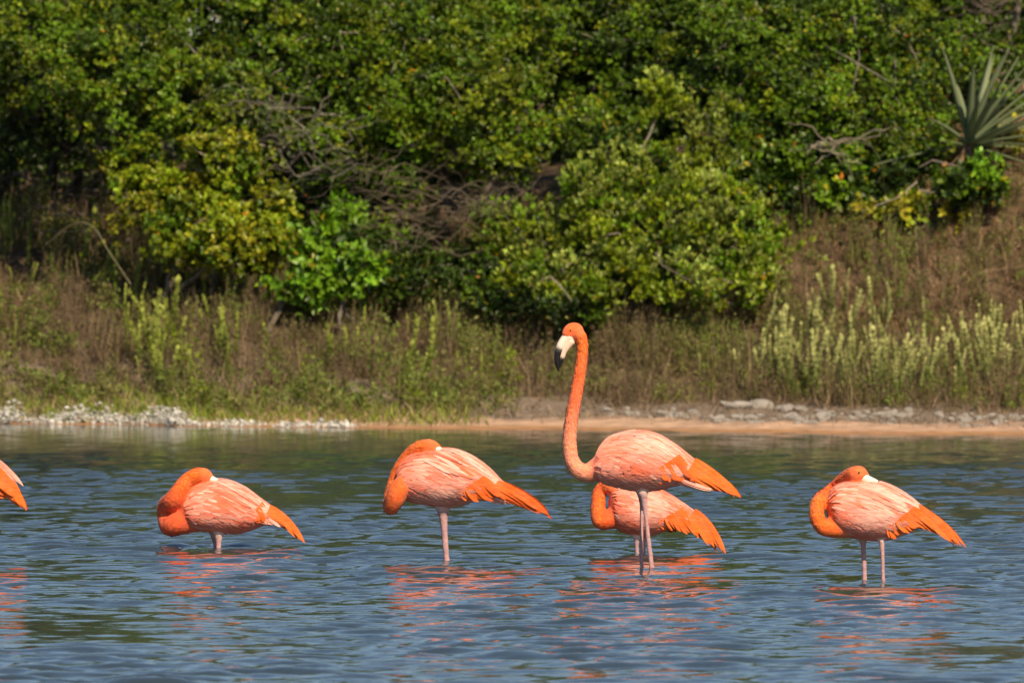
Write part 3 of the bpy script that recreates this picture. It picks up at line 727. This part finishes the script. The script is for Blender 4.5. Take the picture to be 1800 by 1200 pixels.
# ------------------------------------------------------------------ flamingos
ORG = np.array([0.82, 0.125, 0.016]); SHADE_RED = np.array([0.74, 0.085, 0.022]); SAL = np.array([0.80, 0.175, 0.115]); PINK = np.array([0.81, 0.29, 0.225]); PALEP = np.array([0.84, 0.46, 0.39]); WHITE = np.array([0.80, 0.58, 0.52]); PWH = np.array([0.86, 0.60, 0.53])  # the deep red is plumage orange with shade put into the colour
LEG = np.array([0.44, 0.26, 0.28])

PEACH = np.array([0.84, 0.285, 0.17])
class Bird:
    """profile traced in photo pixels at the bird's own distance, given real width and depth"""
    def __init__(s, wy, x0):
        s.d = F * CH / (wy - HZ) ; s.S = F / s.d; s.wy = wy; s.x0 = x0
        s.X0 = (x0 - 900) / F * s.d
    def L(s, px, py, y=0.0):
        px, py, y = np.broadcast_arrays(np.asarray(px, float), np.asarray(py, float), np.asarray(y, float))
        return np.stack([(px - s.x0) / s.S, y, (s.wy - py) / s.S], -1)

def ring_surface(B, st, n=26, m=22):
    """closed body from stations (px, top, bottom, half width m)"""
    c = catmull(st, n); a = np.linspace(0, 2 * math.pi, m, endpoint=False)
    v = []
    for x, t, b_, w in c:
        cy, hh = (t + b_) / 2, (b_ - t) / 2
        q = B.L(x, cy - hh * np.sin(a), -w * np.cos(a) * (1 - .12 * np.sin(a)))
        v.append(q)
    v = np.concatenate([B.L(c[0, 0] - 2, (c[0, 1] + c[0, 2]) / 2)[None], *v, B.L(c[-1, 0] + 2, (c[-1, 1] + c[-1, 2]) / 2)[None]])
    f = []
    for i in range(n - 1):
        for j in range(m):
            j2 = (j + 1) % m
            f.append((1 + i * m + j, 1 + i * m + j2, 1 + (i + 1) * m + j2, 1 + (i + 1) * m + j))
    for j in range(m):
        j2 = (j + 1) % m
        f.append((0, 1 + j2, 1 + j)); e = len(v) - 1; o_ = 1 + (n - 1) * m
        f.append((e, o_ + j, o_ + j2))
    return v, f

def limb_surface(path, rad, m=12, flat=1.0):
    path = np.asarray(path); n = len(path)
    t = unit(np.gradient(path, axis=0)); ref = np.array([0, 1.0, 0])
    u = unit(np.cross(t, ref) + 1e-6); w = np.cross(u, t)
    a = np.linspace(0, 2 * math.pi, m, endpoint=False)
    ring = (u[:, None] * np.cos(a)[None, :, None] + w[:, None] * np.sin(a)[None, :, None] * flat) * np.asarray(rad)[:, None, None]
    v = np.concatenate([(path[0] - t[0] * rad[0] * .8)[None], (path[:, None] + ring).reshape(-1, 3), (path[-1] + t[-1] * rad[-1] * .8)[None]])
    f = []
    for i in range(n - 1):
        for j in range(m):
            j2 = (j + 1) % m; f.append((1 + i * m + j, 1 + i * m + j2, 1 + (i + 1) * m + j2, 1 + (i + 1) * m + j))
    e = len(v) - 1; o_ = 1 + (n - 1) * m
    for j in range(m):
        j2 = (j + 1) % m; f.append((0, 1 + j2, 1 + j)); f.append((e, o_ + j, o_ + j2))
    return v, f

def feather(A, p, side, W, c0, c1, split=0.0):
    """one feather: curved vane of 7 stations, raised quill line, slightly cupped"""
    n = len(p); t = unit(np.gradient(p, axis=0)); sd = unit(np.cross(t, side)); up = np.cross(sd, t)
    k = np.linspace(0, 1, n)
    w = (W * np.interp(k, [0, .15, .45, .75, .92, 1], [.35, .75, 1, .95, .6, .05]) * .5)[:, None]
    v = np.stack([p - sd * w - up * w * .32, p + up * .0012, p + sd * w - up * w * .32], 1).reshape(-1, 3)
    i = np.arange(n - 1)[:, None] * 3
    f = np.concatenate([i + np.array([[0, 1, 4, 3]]), i + np.array([[1, 2, 5, 4]])], 0)
    kk = np.repeat(k, 3)[:, None]
    c = np.asarray(c0) * (1 - kk) + np.asarray(c1) * kk
    c = c * np.tile(np.array([1.0, .93, 1.0]), n)[:, None]
    A.add(v, f, c)

def flamingo(label, wy, x0, body, neck, head, legs, fans, seed, bill=None, pal=None, belly=PINK, chest=ORG, neckcol=ORG, bodycol=SAL, cov=(.04, .84), eye=None, long_scap=0, yaw=0):
    r = np.random.default_rng(seed)
    B = Bird(wy, x0)
    o = empty('flamingo', (B.X0, B.d, 0), label, 'flamingo', 'flamingos standing in the lagoon')
    V, Fc, SPt, SC, n0 = [], [], [], [], 0
    def put(v, f, c):
        nonlocal n0
        V.extend([tuple(q) for q in v]); Fc.extend([tuple(int(i) + n0 for i in g) for g in f]); n0 += len(v)
        SPt.append(v); SC.append(np.broadcast_to(c, (len(v), 3)))
    # trunk of the body
    bv, bf = ring_surface(B, body)
    xs = np.array([q[0] for q in body]); u = np.clip(((bv[:, 0] * B.S + x0) - xs[0]) / (xs[-1] - xs[0]), 0, 1)[:, None]
    zc = np.interp(bv[:, 0] * B.S + x0, xs, [(q[1] + q[2]) / 2 for q in body]); hh = np.interp(bv[:, 0] * B.S + x0, xs, [(q[2] - q[1]) / 2 for q in body])
    low = smooth(-.1, .8, ((B.wy - bv[:, 2] * B.S) - zc) / hh)[:, None]
    bc = bodycol * (1 - low) + belly * low
    ch = smooth(.16, .0, u); bc = bc * (1 - ch) + chest * ch
    put(bv, bf, bc)
    # neck and head: px, py, depth m, half width px
    nk = catmull(np.array(neck, float), 40)
    npth = B.L(nk[:, 0], nk[:, 1], nk[:, 2])
    v, f = limb_surface(npth, nk[:, 3] / B.S, 14)
    ncs = neckcol if np.ndim(neckcol) == 2 else np.stack([neckcol, neckcol])
    kk = np.linspace(0, 1, 40)
    ncol = np.stack([np.interp(kk, np.linspace(0, 1, len(ncs)), ncs[:, j]) for j in range(3)], -1)
    put(v, f, np.concatenate([ncol[:1], np.repeat(ncol, 14, 0), ncol[-1:]]))
    hp = catmull(np.array(head[0], float), 12); v, f = limb_surface(B.L(hp[:, 0], hp[:, 1], hp[:, 2]), hp[:, 3] / B.S, 14, head[1]); put(v, f, ORG * .95 + .03)
    # legs run down to the lagoon bed
    for lg in legs:
        lp = np.array(lg, float); a, b_ = lp[-2], lp[-1]
        k = (wy + .42 * B.S - b_[1]) / max(b_[1] - a[1], 1)
        ext = b_ + (b_ - a) * k; ext[3] = b_[3]; ext[2] = b_[2]
        kn = b_ + (ext - b_) * .25; kn[3] = b_[3] * 1.5
        foot = ext.copy(); foot[0] -= .06 * B.S; foot[3] = b_[3] * .8; foot[1] += 2
        lp = np.vstack([lp, kn, ext, foot]); q = catmull(lp, 36)
        v, f = limb_surface(B.L(q[:, 0], q[:, 1], q[:, 2]), np.maximum(q[:, 3], 1.5) / B.S, 10)
        zz = v[:, 2] * B.S; top = (wy - lp[0, 1])
        kcol = smooth(top - 26, top - 8, zz)[:, None]
        put(v, f, LEG * (1 - kcol) + WHITE * kcol)
    me = bpy.data.meshes.new('tmp'); me.from_pydata(V, [], Fc); tmp = bpy.data.objects.new('tmp', me); col.objects.link(tmp)
    mo = tmp.modifiers.new('r', 'REMESH'); mo.mode = 'VOXEL'; mo.voxel_size = .0072; mo.use_smooth_shade = True
    ms = tmp.modifiers.new('s', 'SMOOTH'); ms.iterations = 3; ms.factor = .5
    dg = bpy.context.evaluated_depsgraph_get(); bm_ = bpy.data.meshes.new_from_object(tmp.evaluated_get(dg))
    bpy.data.objects.remove(tmp); bpy.data.meshes.remove(me); bm_.name = 'body'
    n = len(bm_.vertices); co = np.empty(n * 3, np.float32); bm_.vertices.foreach_get('co', co); co = co.reshape(-1, 3)
    sp = np.concatenate(SPt); scol = np.concatenate(SC); cc = np.empty((n, 3))
    for i in range(0, n, 2000):
        d2 = ((co[i:i + 2000, None] - sp[None]) ** 2).sum(-1)
        near = np.argpartition(d2, 6, 1)[:, :6]; w = 1 / (np.take_along_axis(d2, near, 1) + 4e-5)
        cc[i:i + 2000] = (scol[near] * w[..., None]).sum(1) / w.sum(1, keepdims=True)
    at = bm_.attributes.new('Col', 'FLOAT_COLOR', 'POINT'); c4 = np.ones((n, 4), np.float32); c4[:, :3] = cc; at.data.foreach_set('color', c4.ravel())
    bm_.polygons.foreach_set('use_smooth', np.ones(len(bm_.polygons), bool))
    link('body', bm_, M_body, o)
    # wing coverts, shingled rows on both sides
    bt = catmull(body, 60); bx = bt[:, 0]
    tip = np.array(fans[1][3], float); e0 = bt[-1]; ex = []
    for k in np.linspace(.15, 1, 6):
        ex.append([e0[0] + (tip[0] - e0[0]) * k, e0[1] + (tip[1] - 3 - e0[1]) * k, e0[2] + (tip[1] + 3 - e0[2]) * k, e0[3] * (1 - k) + .012 * k])
    bt = np.vstack([bt, ex]); bx = bt[:, 0]
    def surf(px, th, side):
        t_, b_, w_ = [np.interp(px, bx, bt[:, i]) for i in (1, 2, 3)]
        return B.L(px, (t_ + b_) / 2 - (b_ - t_) / 2 * math.sin(th), -side * w_ * math.cos(th) * (1 - .12 * math.sin(th)))
    pal = pal or [(PINK, 3), (PALEP, 3), (SAL, 3), (ORG, 1)]
    pc = np.array([p[0] for p in pal]); pw = np.array([p[1] for p in pal], float); pw /= pw.sum()
    x_0, x_1 = xs[0], xs[-1]; span = x_1 - x_0
    ph_ = r.uniform(0, 6.28, 6)
    for side in (1, -1):
        A = Acc(); NU, NV = 28, 27; SN = []
        for iu in range(NU, -1, -1):
            uu = cov[0] + (cov[1] - cov[0]) * iu / NU
            for iv in range(NV):
                th = R(86) - R(164) * (iv + .5 * (iu % 2)) / NV + r.normal(0, .06)
                if th < R(-12) and uu > .5: continue
                if th < R(30 - 70 * (.9 - uu)) and uu > .66: continue
                px = x_0 + span * uu + r.normal(0, span * .02)
                Lm = (.040 + .085 * uu) * r.uniform(.75, 1.3); W = (.013 + .011 * uu) * r.uniform(.8, 1.2)
                if th < R(-20): Lm *= .6
                p = []; dth = -R(20) * (.3 + uu) * math.cos(th) * r.uniform(.6, 1.4)
                lift = r.uniform(.4, 1.3)
                for k in np.linspace(0, 1, 6):
                    xx = px + k * Lm * B.S
                    q = surf(xx, th + dth * k, side); cen = surf(xx, th + math.pi, side)
                    p.append(q + unit(q - cen) * (.0025 + .0042 * k * (1 - .5 * k) * lift))
                p = np.array(p); nrm = unit(p[3] - surf(px, th + math.pi, side))
                f_ = .5 + .28 * math.sin(7 * uu + 2.2 * th + ph_[0]) + .22 * math.sin(13 * uu - 4 * th + ph_[1]) + r.normal(0, .15)
                cum = np.cumsum(pw); a_ = np.clip(f_, 0, .999) * (len(pc) - 1); i0 = int(a_)
                c = pc[i0] * (1 - (a_ - i0)) + pc[i0 + 1] * (a_ - i0)
                bl_ = smooth(R(-5), R(-45), th); c = c * (1 - .75 * bl_) + (bodycol * .5 + belly * .5) * .75 * bl_
                sh = smooth(.25, .0, uu); c = c * (1 - .7 * sh) + bodycol * .7 * sh
                if r.uniform() < .10 and R(5) < th: c = c * .3 + (ORG * .7 + SAL * .3) * .7
                elif r.uniform() < .05: c = PALEP
                c = c * r.uniform(.86, 1.08)
                feather(A, p, nrm, W, c * np.array([.98, .90, .87]), np.clip(c * 1.03, 0, .92)); SN.append(np.tile(nrm, (18, 1)))
        for j in range(long_scap):
            px = x_0 + span * r.uniform(.22, .5); th = R(r.uniform(35, 84)); p = []
            Lm = r.uniform(.12, .2)
            for k in np.linspace(0, 1, 9):
                xx = px + k * Lm * B.S; q = surf(xx, th - R(34) * k, side); cen = surf(xx, th + math.pi, side)
                p.append(q + unit(q - cen) * (.006 + .004 * k))
            p = np.array(p); c = [PALEP, PALEP, PINK, SAL][r.integers(4)] * r.uniform(.9, 1.05)
            feather(A, p, unit(p[4] - surf(px, th + math.pi, side)), .020, c * np.array([1, .86, .82]), c); SN.append(np.tile(unit(p[4] - surf(px, th + math.pi, side)), (27, 1)))
        wm = A.mesh('wing_coverts', True); soft_normals(wm, np.concatenate(SN))
        w_ = link('wing_coverts', wm, M_feather, o); w_['kind'] = 'stuff'
    A = Acc(); SN = []
    tn = unit(np.gradient(npth, axis=0)); un = unit(np.cross(tn, np.array([0, 1.0, 0])) + 1e-6); wn_ = np.cross(un, tn)
    for i in range(1300):
        f_ = r.uniform(2, 38.9); k = int(f_); q = f_ - k; a = r.uniform(0, 6.28)
        rr = (nk[k, 3] * (1 - q) + nk[k + 1, 3] * q) / B.S * .97
        nn = un[k] * math.cos(a) + wn_[k] * math.sin(a); c0 = npth[k] * (1 - q) + npth[k + 1] * q + nn * rr
        dv = -tn[k]; Lf = r.uniform(.010, .020); sd = np.cross(dv, nn) * r.uniform(.0025, .0045)
        cc_ = (ncol[k] * (1 - q) + ncol[k + 1] * q) * r.uniform(.82, 1.16) * np.array([1, r.uniform(.85, 1.45), r.uniform(.9, 1.5)])
        v = np.stack([c0 - sd * .6, c0 + sd * .6, c0 + dv * Lf * .6 + nn * .002 + sd, c0 + dv * Lf * .6 + nn * .002 - sd, c0 + dv * Lf + nn * .0032])
        A.add(v, np.array([[0, 1, 2], [0, 2, 3], [3, 2, 4]]), np.clip(cc_, 0, .9)); SN.append(np.tile(nn, (5, 1)))
    nm_ = A.mesh('neck_feathers', True); soft_normals(nm_, np.concatenate(SN))
    w_ = link('neck_feathers', nm_, M_body, o); w_['kind'] = 'stuff'
    # flight feathers, each its own part
    for (b0, b1, t0, t1, nf, W, droop, c0, c1) in fans:
        for side in (1, -1):
            for i in range(nf):
                k = i / max(nf - 1, 1)
                bb = np.array(b0) * (1 - k) + np.array(b1) * k; tt = np.array(t0) * (1 - k) + np.array(t1) * k + r.normal(0, 2.6, 2)
                wb = np.interp(bb[0], bx, bt[:, 3]); off = .002 + .0020 * (i if nf < 12 else i * .6)
                def dep(q):
                    t_, b_, w_ = [np.interp(q[0], bx, bt[:, i_]) for i_ in (1, 2, 3)]
                    sn = np.clip(((t_ + b_) / 2 - q[1]) / max((b_ - t_) / 2, 2), -.9, .9); return w_ * math.sqrt(1 - sn * sn) * (1 - .12 * sn)
                pb = B.L(bb[0], bb[1], -side * (dep(bb) + off)); pt = B.L(tt[0], tt[1], -side * (dep(tt) + .008 + off * .9))
                kk = np.linspace(0, 1, 9)[:, None]; p = pb * (1 - kk) + pt * kk; p[:, 2] += droop * np.sin(np.pi * kk[:, 0]) * np.linalg.norm(pt - pb)
                A = Acc(); c = r.uniform(.82, 1.1)
                feather(A, p, np.array([r.normal(0, .12), -side * 1.0, .35 + r.normal(0, .2)]), W * r.uniform(.6, .9) / B.S, np.array(c0) * c, np.array(c1) * c)
                fm = A.mesh('flight_feather', True); soft_normals(fm, np.tile(unit(np.array([.1, -side * 1.0, .35])), (27, 1)))
                link('flight_feather', fm, M_feather, o)
    # bill
    if bill:
        for nm, pts, frac in bill:
            q = catmull(np.array(pts, float), 18); v, f = limb_surface(B.L(q[:, 0], q[:, 1], q[:, 2]), q[:, 3] / B.S, 12, .8)
            kk = np.concatenate([[0], np.repeat(np.linspace(0, 1, 18), 12), [1]])[:, None]
            bl = smooth(frac - .05, frac + .05, kk)
            cw = np.array([.84, .72, .60]) if nm == 'upper_bill' else np.array([.82, .58, .45])
            me = bpy.data.meshes.new(nm); me.from_pydata([tuple(a) for a in v], [], f)
            at = me.attributes.new('Col', 'FLOAT_COLOR', 'POINT'); c4 = np.ones((len(v), 4), np.float32); c4[:, :3] = cw * (1 - bl) + np.array([.012, .011, .012]) * bl
            at.data.foreach_set('color', c4.ravel()); me.polygons.foreach_set('use_smooth', np.ones(len(me.polygons), bool)); me.update()
            link(nm, me, M_bill, o)
    if eye:
        for sd in (1, -1):
            c = B.L(eye[0], eye[1], eye[3] - sd * eye[2])
            for nm, rr, of, mt in (('eye', .0045, 0, M_eye), ('pupil', .0026, .0028, M_pupil)):
                v, f = limb_surface(np.array([c + [0, -sd * of, -rr * .5], c + [0, -sd * of, 0], c + [0, -sd * of, rr * .5]]), np.array([rr * .8, rr, rr * .8]), 10)
                me = bpy.data.meshes.new(nm); me.from_pydata([tuple(a) for a in v], [], f)
                e_ = link(nm, me, mt, o)
    o.rotation_euler.z = R(yaw)
    return o

# tall bird, neck raised
flamingo('tall flamingo with its neck raised and black-tipped bill, in front of a sleeping one', 998, 1135,
    body=[(1042, 808, 838, .035), (1052, 788, 846, .075), (1070, 769, 853, .098), (1095, 760, 859, .11), (1125, 757, 863, .112), (1155, 763, 861, .105), (1185, 780, 856, .09), (1210, 799, 851, .07), (1235, 820, 851, .05), (1256, 838, 858, .025)],
    neck=[(1075, 815, 0, 32), (1052, 824, 0, 22), (1033, 831, 0, 17), (1015, 825, 0, 15), (1004, 806, 0, 13.5), (1001, 775, 0, 12.2), (1004, 740, 0, 11.8), (1010, 705, 0, 11.5), (1017, 668, 0, 11), (1022, 635, 0, 10.3), (1024, 608, 0, 10), (1020, 588, 0, 11)],
    head=([(1020, 586, 0, 11), (1013, 582, 0, 15), (1006, 582, 0, 15.5), (1000, 587, 0, 13.5), (997, 593, 0, 11)], .72),
    bill=[('upper_bill', [(1002, 589, 0, 11), (994, 597, 0, 9.5), (986, 608, 0, 8), (981, 622, 0, 6.8), (979.5, 636, 0, 5.2), (981, 647, 0, 2.6), (982.5, 653, 0, .6)], .38),
          ('lower_bill', [(1004, 598, 0, 8.5), (997, 607, 0, 7.5), (991, 617, 0, 6), (988, 627, 0, 5), (985.5, 637, 0, 3.6), (983.5, 646, 0, 1.5)], .62)],
    eye=(1003, 580, .024, 0),
    legs=[[(1128, 850, -.03, 15), (1130, 866, -.035, 10.5), (1132, 878, -.035, 6.5), (1135, 905, -.035, 4.3), (1140, 950, -.035, 4.6), (1146, 999, -.035, 5.2)],
          [(1124, 850, .035, 14), (1127, 868, .035, 8), (1128, 885, .035, 4.6), (1128, 920, .035, 4), (1128, 960, .035, 4), (1128, 994, .035, 4.2)]],
    fans=[((1150, 826), (1192, 798), (1163, 848), (1226, 842), 10, 17, .0, ORG, ORG * np.array([1, .8, .6])),
          ((1205, 832), (1222, 806), (1262, 858), (1302, 875), 9, 16, .02, ORG * np.array([1, 1.15, 1]), ORG * np.array([1.02, 1.2, 1.2])),
          ((1190, 846), (1200, 842), (1235, 855), (1256, 860), 5, 16, .0, PINK, PALEP)],
    seed=1, pal=[(ORG * .35 + SAL * .65, 1), (SAL * .5 + PINK * .5, 1), (PINK, 1), (PINK * .4 + PALEP * .6, 1), (PALEP, 1)], belly=PINK, chest=SAL, bodycol=PINK,
    neckcol=np.array([PEACH, PEACH, PEACH, PEACH, PEACH * .8 + ORG * .2, ORG * .6 + SAL * .4, ORG * .8 + SAL * .2, ORG, ORG]))

flamingo('sleeping flamingo low in the water at the left with its neck looped beside its chest', 963, 380,
    body=[(318, 885, 918, .035), (328, 866, 926, .075), (342, 852, 931, .098), (362, 845, 934, .11), (386, 842, 937, .112), (410, 847, 938, .105), (435, 859, 935, .092), (456, 875, 927, .072), (476, 890, 921, .05), (494, 905, 921, .025)],
    neck=[(350, 905, 0, 30), (330, 914, -.005, 24), (310, 921, 0, 20), (299, 922, .03, 20), (292, 906, .06, 15), (293, 890, .055, 15), (303, 880, -.01, 17), (314, 863, -.025, 15), (328, 845, -.02, 14), (344, 836, -.02, 14), (354, 835, -.02, 14)],
    head=([(350, 834, -.02, 13), (358, 835, -.02, 13.5), (365, 839, -.02, 11), (370, 843, -.02, 8)], .8),
    bill=[('upper_bill', [(366, 840, -.022, 8), (374, 843, -.025, 6), (384, 848, -.025, 5), (395, 855, -.02, 3)], .6)],
    legs=[[(382, 925, -.03, 14), (383, 938, -.035, 9), (383, 950, -.035, 6), (383, 963, -.035, 5.2)], [(373, 925, .035, 12), (375, 940, .035, 6), (378, 952, .035, 4.5), (379, 962, .035, 4.2)]],
    fans=[((440, 900), (458, 882), (452, 916), (474, 914), 7, 14, .0, ORG, ORG), ((465, 905), (474, 888), (505, 925), (539, 957), 9, 13, .09, ORG, ORG * np.array([1, 1.25, 1.3])), ((455, 915), (470, 910), (484, 920), (497, 920), 4, 13, 0, PINK, PALEP)],
    seed=2, pal=[(ORG * .5 + SAL * .5, 1), (SAL, 1), (PINK, 1), (PINK * .4 + PALEP * .6, 1), (PALEP, 1)], belly=SAL, chest=SHADE_RED, bodycol=SAL, neckcol=np.array([SAL * .5 + ORG * .5, SHADE_RED, SHADE_RED, SHADE_RED, ORG, ORG]), eye=None, long_scap=5, yaw=5)  # neck loop and chest painted deep red for the shadow on them

flamingo('sleeping flamingo on one straight leg, second whole bird from the left, with hanging neck loop', 985, 782,
    body=[(697, 828, 862, .035), (708, 810, 876, .075), (727, 798, 883, .1), (755, 790, 888, .112), (785, 788, 892, .112), (812, 793, 888, .104), (838, 806, 881, .09), (862, 824, 879, .07), (885, 848, 879, .048), (905, 864, 884, .022)],
    neck=[(745, 850, 0, 34), (722, 850, -.035, 22), (706, 858, -.06, 19), (697, 875, -.06, 17.5), (688, 892, -.035, 13.5), (683, 886, .01, 11), (688, 860, .04, 12), (697, 834, .04, 13), (708, 815, .03, 13), (722, 798, .02, 13), (738, 788, .0, 14), (752, 785, -.01, 14)],
    head=([(746, 785, -.01, 13), (756, 785, -.015, 14), (766, 788, -.015, 11), (772, 793, -.015, 8)], .8),
    bill=[('upper_bill', [(766, 789, -.02, 8), (776, 793, -.025, 6.5), (788, 797, -.02, 5), (800, 802, -.01, 3)], .7)],
    legs=[[(777, 878, -.012, 18), (779, 894, -.015, 13), (780, 908, -.015, 8), (782, 940, -.015, 6), (784, 965, -.015, 5.6), (786, 985, -.015, 5.4)]],
    fans=[((815, 862), (852, 836), (828, 878), (893, 876), 10, 17, .0, ORG, ORG * np.array([1, .9, .8])), ((862, 862), (878, 844), (914, 885), (971, 907), 9, 15, .05, ORG, ORG * np.array([1, .9, .9])), ((850, 872), (865, 868), (885, 880), (905, 882), 4, 14, 0, PINK, PALEP)],
    seed=3, pal=[(ORG * .5 + SAL * .5, 1), (SAL, 1), (PINK, 1), (PINK * .4 + PALEP * .6, 1), (PALEP, 1)], belly=PALEP, chest=ORG, bodycol=SAL, neckcol=np.array([SAL, ORG, ORG * .8 + SAL * .2, ORG, ORG, ORG]), long_scap=10, yaw=-5)

flamingo('sleeping flamingo at the right on two legs with a round open neck loop', 1019, 1535,
    body=[(1455, 872, 915, .035), (1463, 858, 928, .075), (1478, 850, 938, .1), (1500, 846, 944, .112), (1525, 844, 949, .114), (1552, 848, 949, .108), (1578, 859, 945, .095), (1602, 874, 936, .075), (1622, 891, 926, .05), (1640, 905, 922, .022)],
    neck=[(1500, 915, 0, 32), (1480, 922, -.02, 24), (1462, 927, -.03, 18), (1444, 925, -.03, 14.5), (1434, 908, -.02, 13.5), (1436, 888, .0, 13.2), (1446, 876, .05, 13), (1459, 869, .10, 12), (1475, 856, .11, 11), (1491, 841, .05, 13), (1503, 833, -.01, 15)],
    head=([(1497, 835, -.01, 14), (1508, 833, -.02, 16), (1516, 837, -.02, 12), (1521, 842, -.02, 9)], .8),
    bill=[('upper_bill', [(1515, 838, -.025, 9.5), (1523, 842, -.03, 7.5), (1536, 847, -.03, 6), (1550, 852, -.02, 4)], .75)],
    eye=(1507, 829, .030, -.02),
    legs=[[(1519, 935, .03, 14), (1519, 950, .035, 8), (1520, 962, .035, 5), (1521, 985, .035, 4.8), (1522, 1017, .035, 4.8)], [(1546, 936, -.04, 13), (1547, 951, -.045, 6.5), (1548, 962, -.045, 4.6), (1549, 985, -.045, 4.2), (1550, 1021, -.045, 4.2)]],
    fans=[((1555, 925), (1600, 890), (1566, 941), (1640, 924), 11, 18, .0, ORG, ORG * np.array([1, 1.1, 1])), ((1598, 918), (1614, 886), (1632, 926), (1690, 955), 9, 15, .04, ORG, ORG * np.array([1, 1.2, 1.3])), ((1618, 896), (1622, 892), (1684, 958), (1699, 960), 4, 8, .07, ORG, ORG * np.array([1, 1.2, 1.3]))],
    seed=4, pal=[(ORG * .4 + SAL * .6, 1), (PINK, 1), (PALEP * .9, 1), (PALEP, 1)], belly=PINK, chest=ORG, bodycol=SAL, neckcol=np.array([ORG, ORG, ORG, ORG * np.array([1, 1.15, 1]), ORG, SHADE_RED, ORG]), long_scap=16, yaw=7)  # far-side neck piece painted dark red to stand for its shadow

flamingo('sleeping flamingo half hidden behind the tall one, its drooping orange tail showing', 972, 1125,
    body=[(1072, 868, 915, .035), (1080, 856, 925, .075), (1093, 850, 934, .1), (1112, 848, 940, .11), (1132, 850, 944, .11), (1155, 858, 937, .1), (1180, 871, 930, .085), (1203, 886, 926, .065), (1222, 900, 925, .045), (1236, 912, 926, .02)],
    neck=[(1100, 900, 0, 28), (1083, 908, -.02, 21), (1068, 914, -.03, 17), (1056, 916, -.03, 14), (1051, 903, -.02, 13), (1052, 885, .0, 13), (1053, 868, .02, 12), (1062, 857, .02, 12), (1074, 854, .0, 13)],
    head=([(1068, 857, 0, 12), (1078, 856, -.01, 13), (1088, 860, -.01, 10)], .8),
    bill=[('upper_bill', [(1088, 858, -.015, 7), (1098, 860, -.02, 5), (1108, 864, -.02, 3)], .8)],
    legs=[[(1119, 930, -.03, 14), (1120, 944, -.035, 8), (1119, 954, -.035, 4.6), (1120, 972, -.035, 4.2)], [(1132, 930, .03, 12), (1132, 945, .035, 6), (1132, 955, .035, 4.2), (1132, 970, .035, 4)]],
    fans=[((1150, 918), (1196, 892), (1158, 928), (1230, 938), 11, 15, .0, ORG, ORG * np.array([1, 1.1, 1])), ((1205, 915), (1222, 895), (1228, 942), (1274, 972), 9, 12, .10, ORG, ORG * np.array([1, 1.3, 1.4])), ((1222, 900), (1226, 898), (1262, 962), (1272, 972), 4, 6, .10, ORG, ORG)],
    seed=5, pal=[(ORG * .4 + SAL * .6, 1), (SAL, 1), (PINK, 1), (PINK * .4 + PALEP * .6, 1), (PALEP, 1)], belly=SAL, chest=SHADE_RED, bodycol=SAL, neckcol=np.array([ORG, SHADE_RED, ORG * .7 + SHADE_RED * .3, ORG, SHADE_RED, ORG]))  # deep red paints shade into the neck folds and chest

flamingo('flamingo cut off by the left edge, only its orange tail in view', 985, -90,
    body=[(-190, 800, 830, .035), (-180, 778, 850, .075), (-164, 764, 868, .1), (-140, 757, 884, .112), (-112, 757, 892, .113), (-85, 765, 890, .105), (-58, 778, 880, .09), (-32, 795, 872, .07), (-8, 815, 868, .048), (8, 838, 864, .022)],
    neck=[(-155, 830, 0, 34), (-178, 842, -.02, 24), (-196, 852, -.035, 19), (-210, 862, -.03, 15), (-214, 856, .01, 14), (-208, 832, .035, 14), (-198, 808, .035, 13.5), (-186, 784, .03, 13), (-168, 766, .02, 13), (-150, 756, .0, 14), (-140, 753, -.01, 14)],
    head=([(-146, 753, -.01, 13), (-136, 753, -.015, 14), (-126, 757, -.015, 11), (-120, 761, -.015, 8)], .8),
    legs=[[(-108, 880, -.03, 15), (-107, 896, -.035, 9), (-106, 910, -.035, 5), (-105, 945, -.035, 4.4), (-104, 985, -.035, 4.4)], [(-118, 880, .035, 13), (-118, 898, .035, 6), (-118, 912, .035, 4.2), (-118, 980, .035, 4.2)]],
    fans=[((-40, 868), (-12, 820), (2, 874), (34, 868), 10, 17, .0, ORG, ORG), ((-16, 848), (-2, 822), (30, 884), (49, 897), 9, 14, .05, ORG, ORG * np.array([1, 1.2, 1.2])), ((-20, 800), (-8, 806), (26, 836), (33, 862), 3, 11, .05, SAL, PALEP)],
    seed=6, pal=[(ORG * .4 + SAL * .6, 1), (SAL, 1), (PINK, 1), (PINK * .4 + PALEP * .6, 1), (PALEP, 1)], belly=SAL, chest=ORG, bodycol=SAL, neckcol=ORG, long_scap=6)
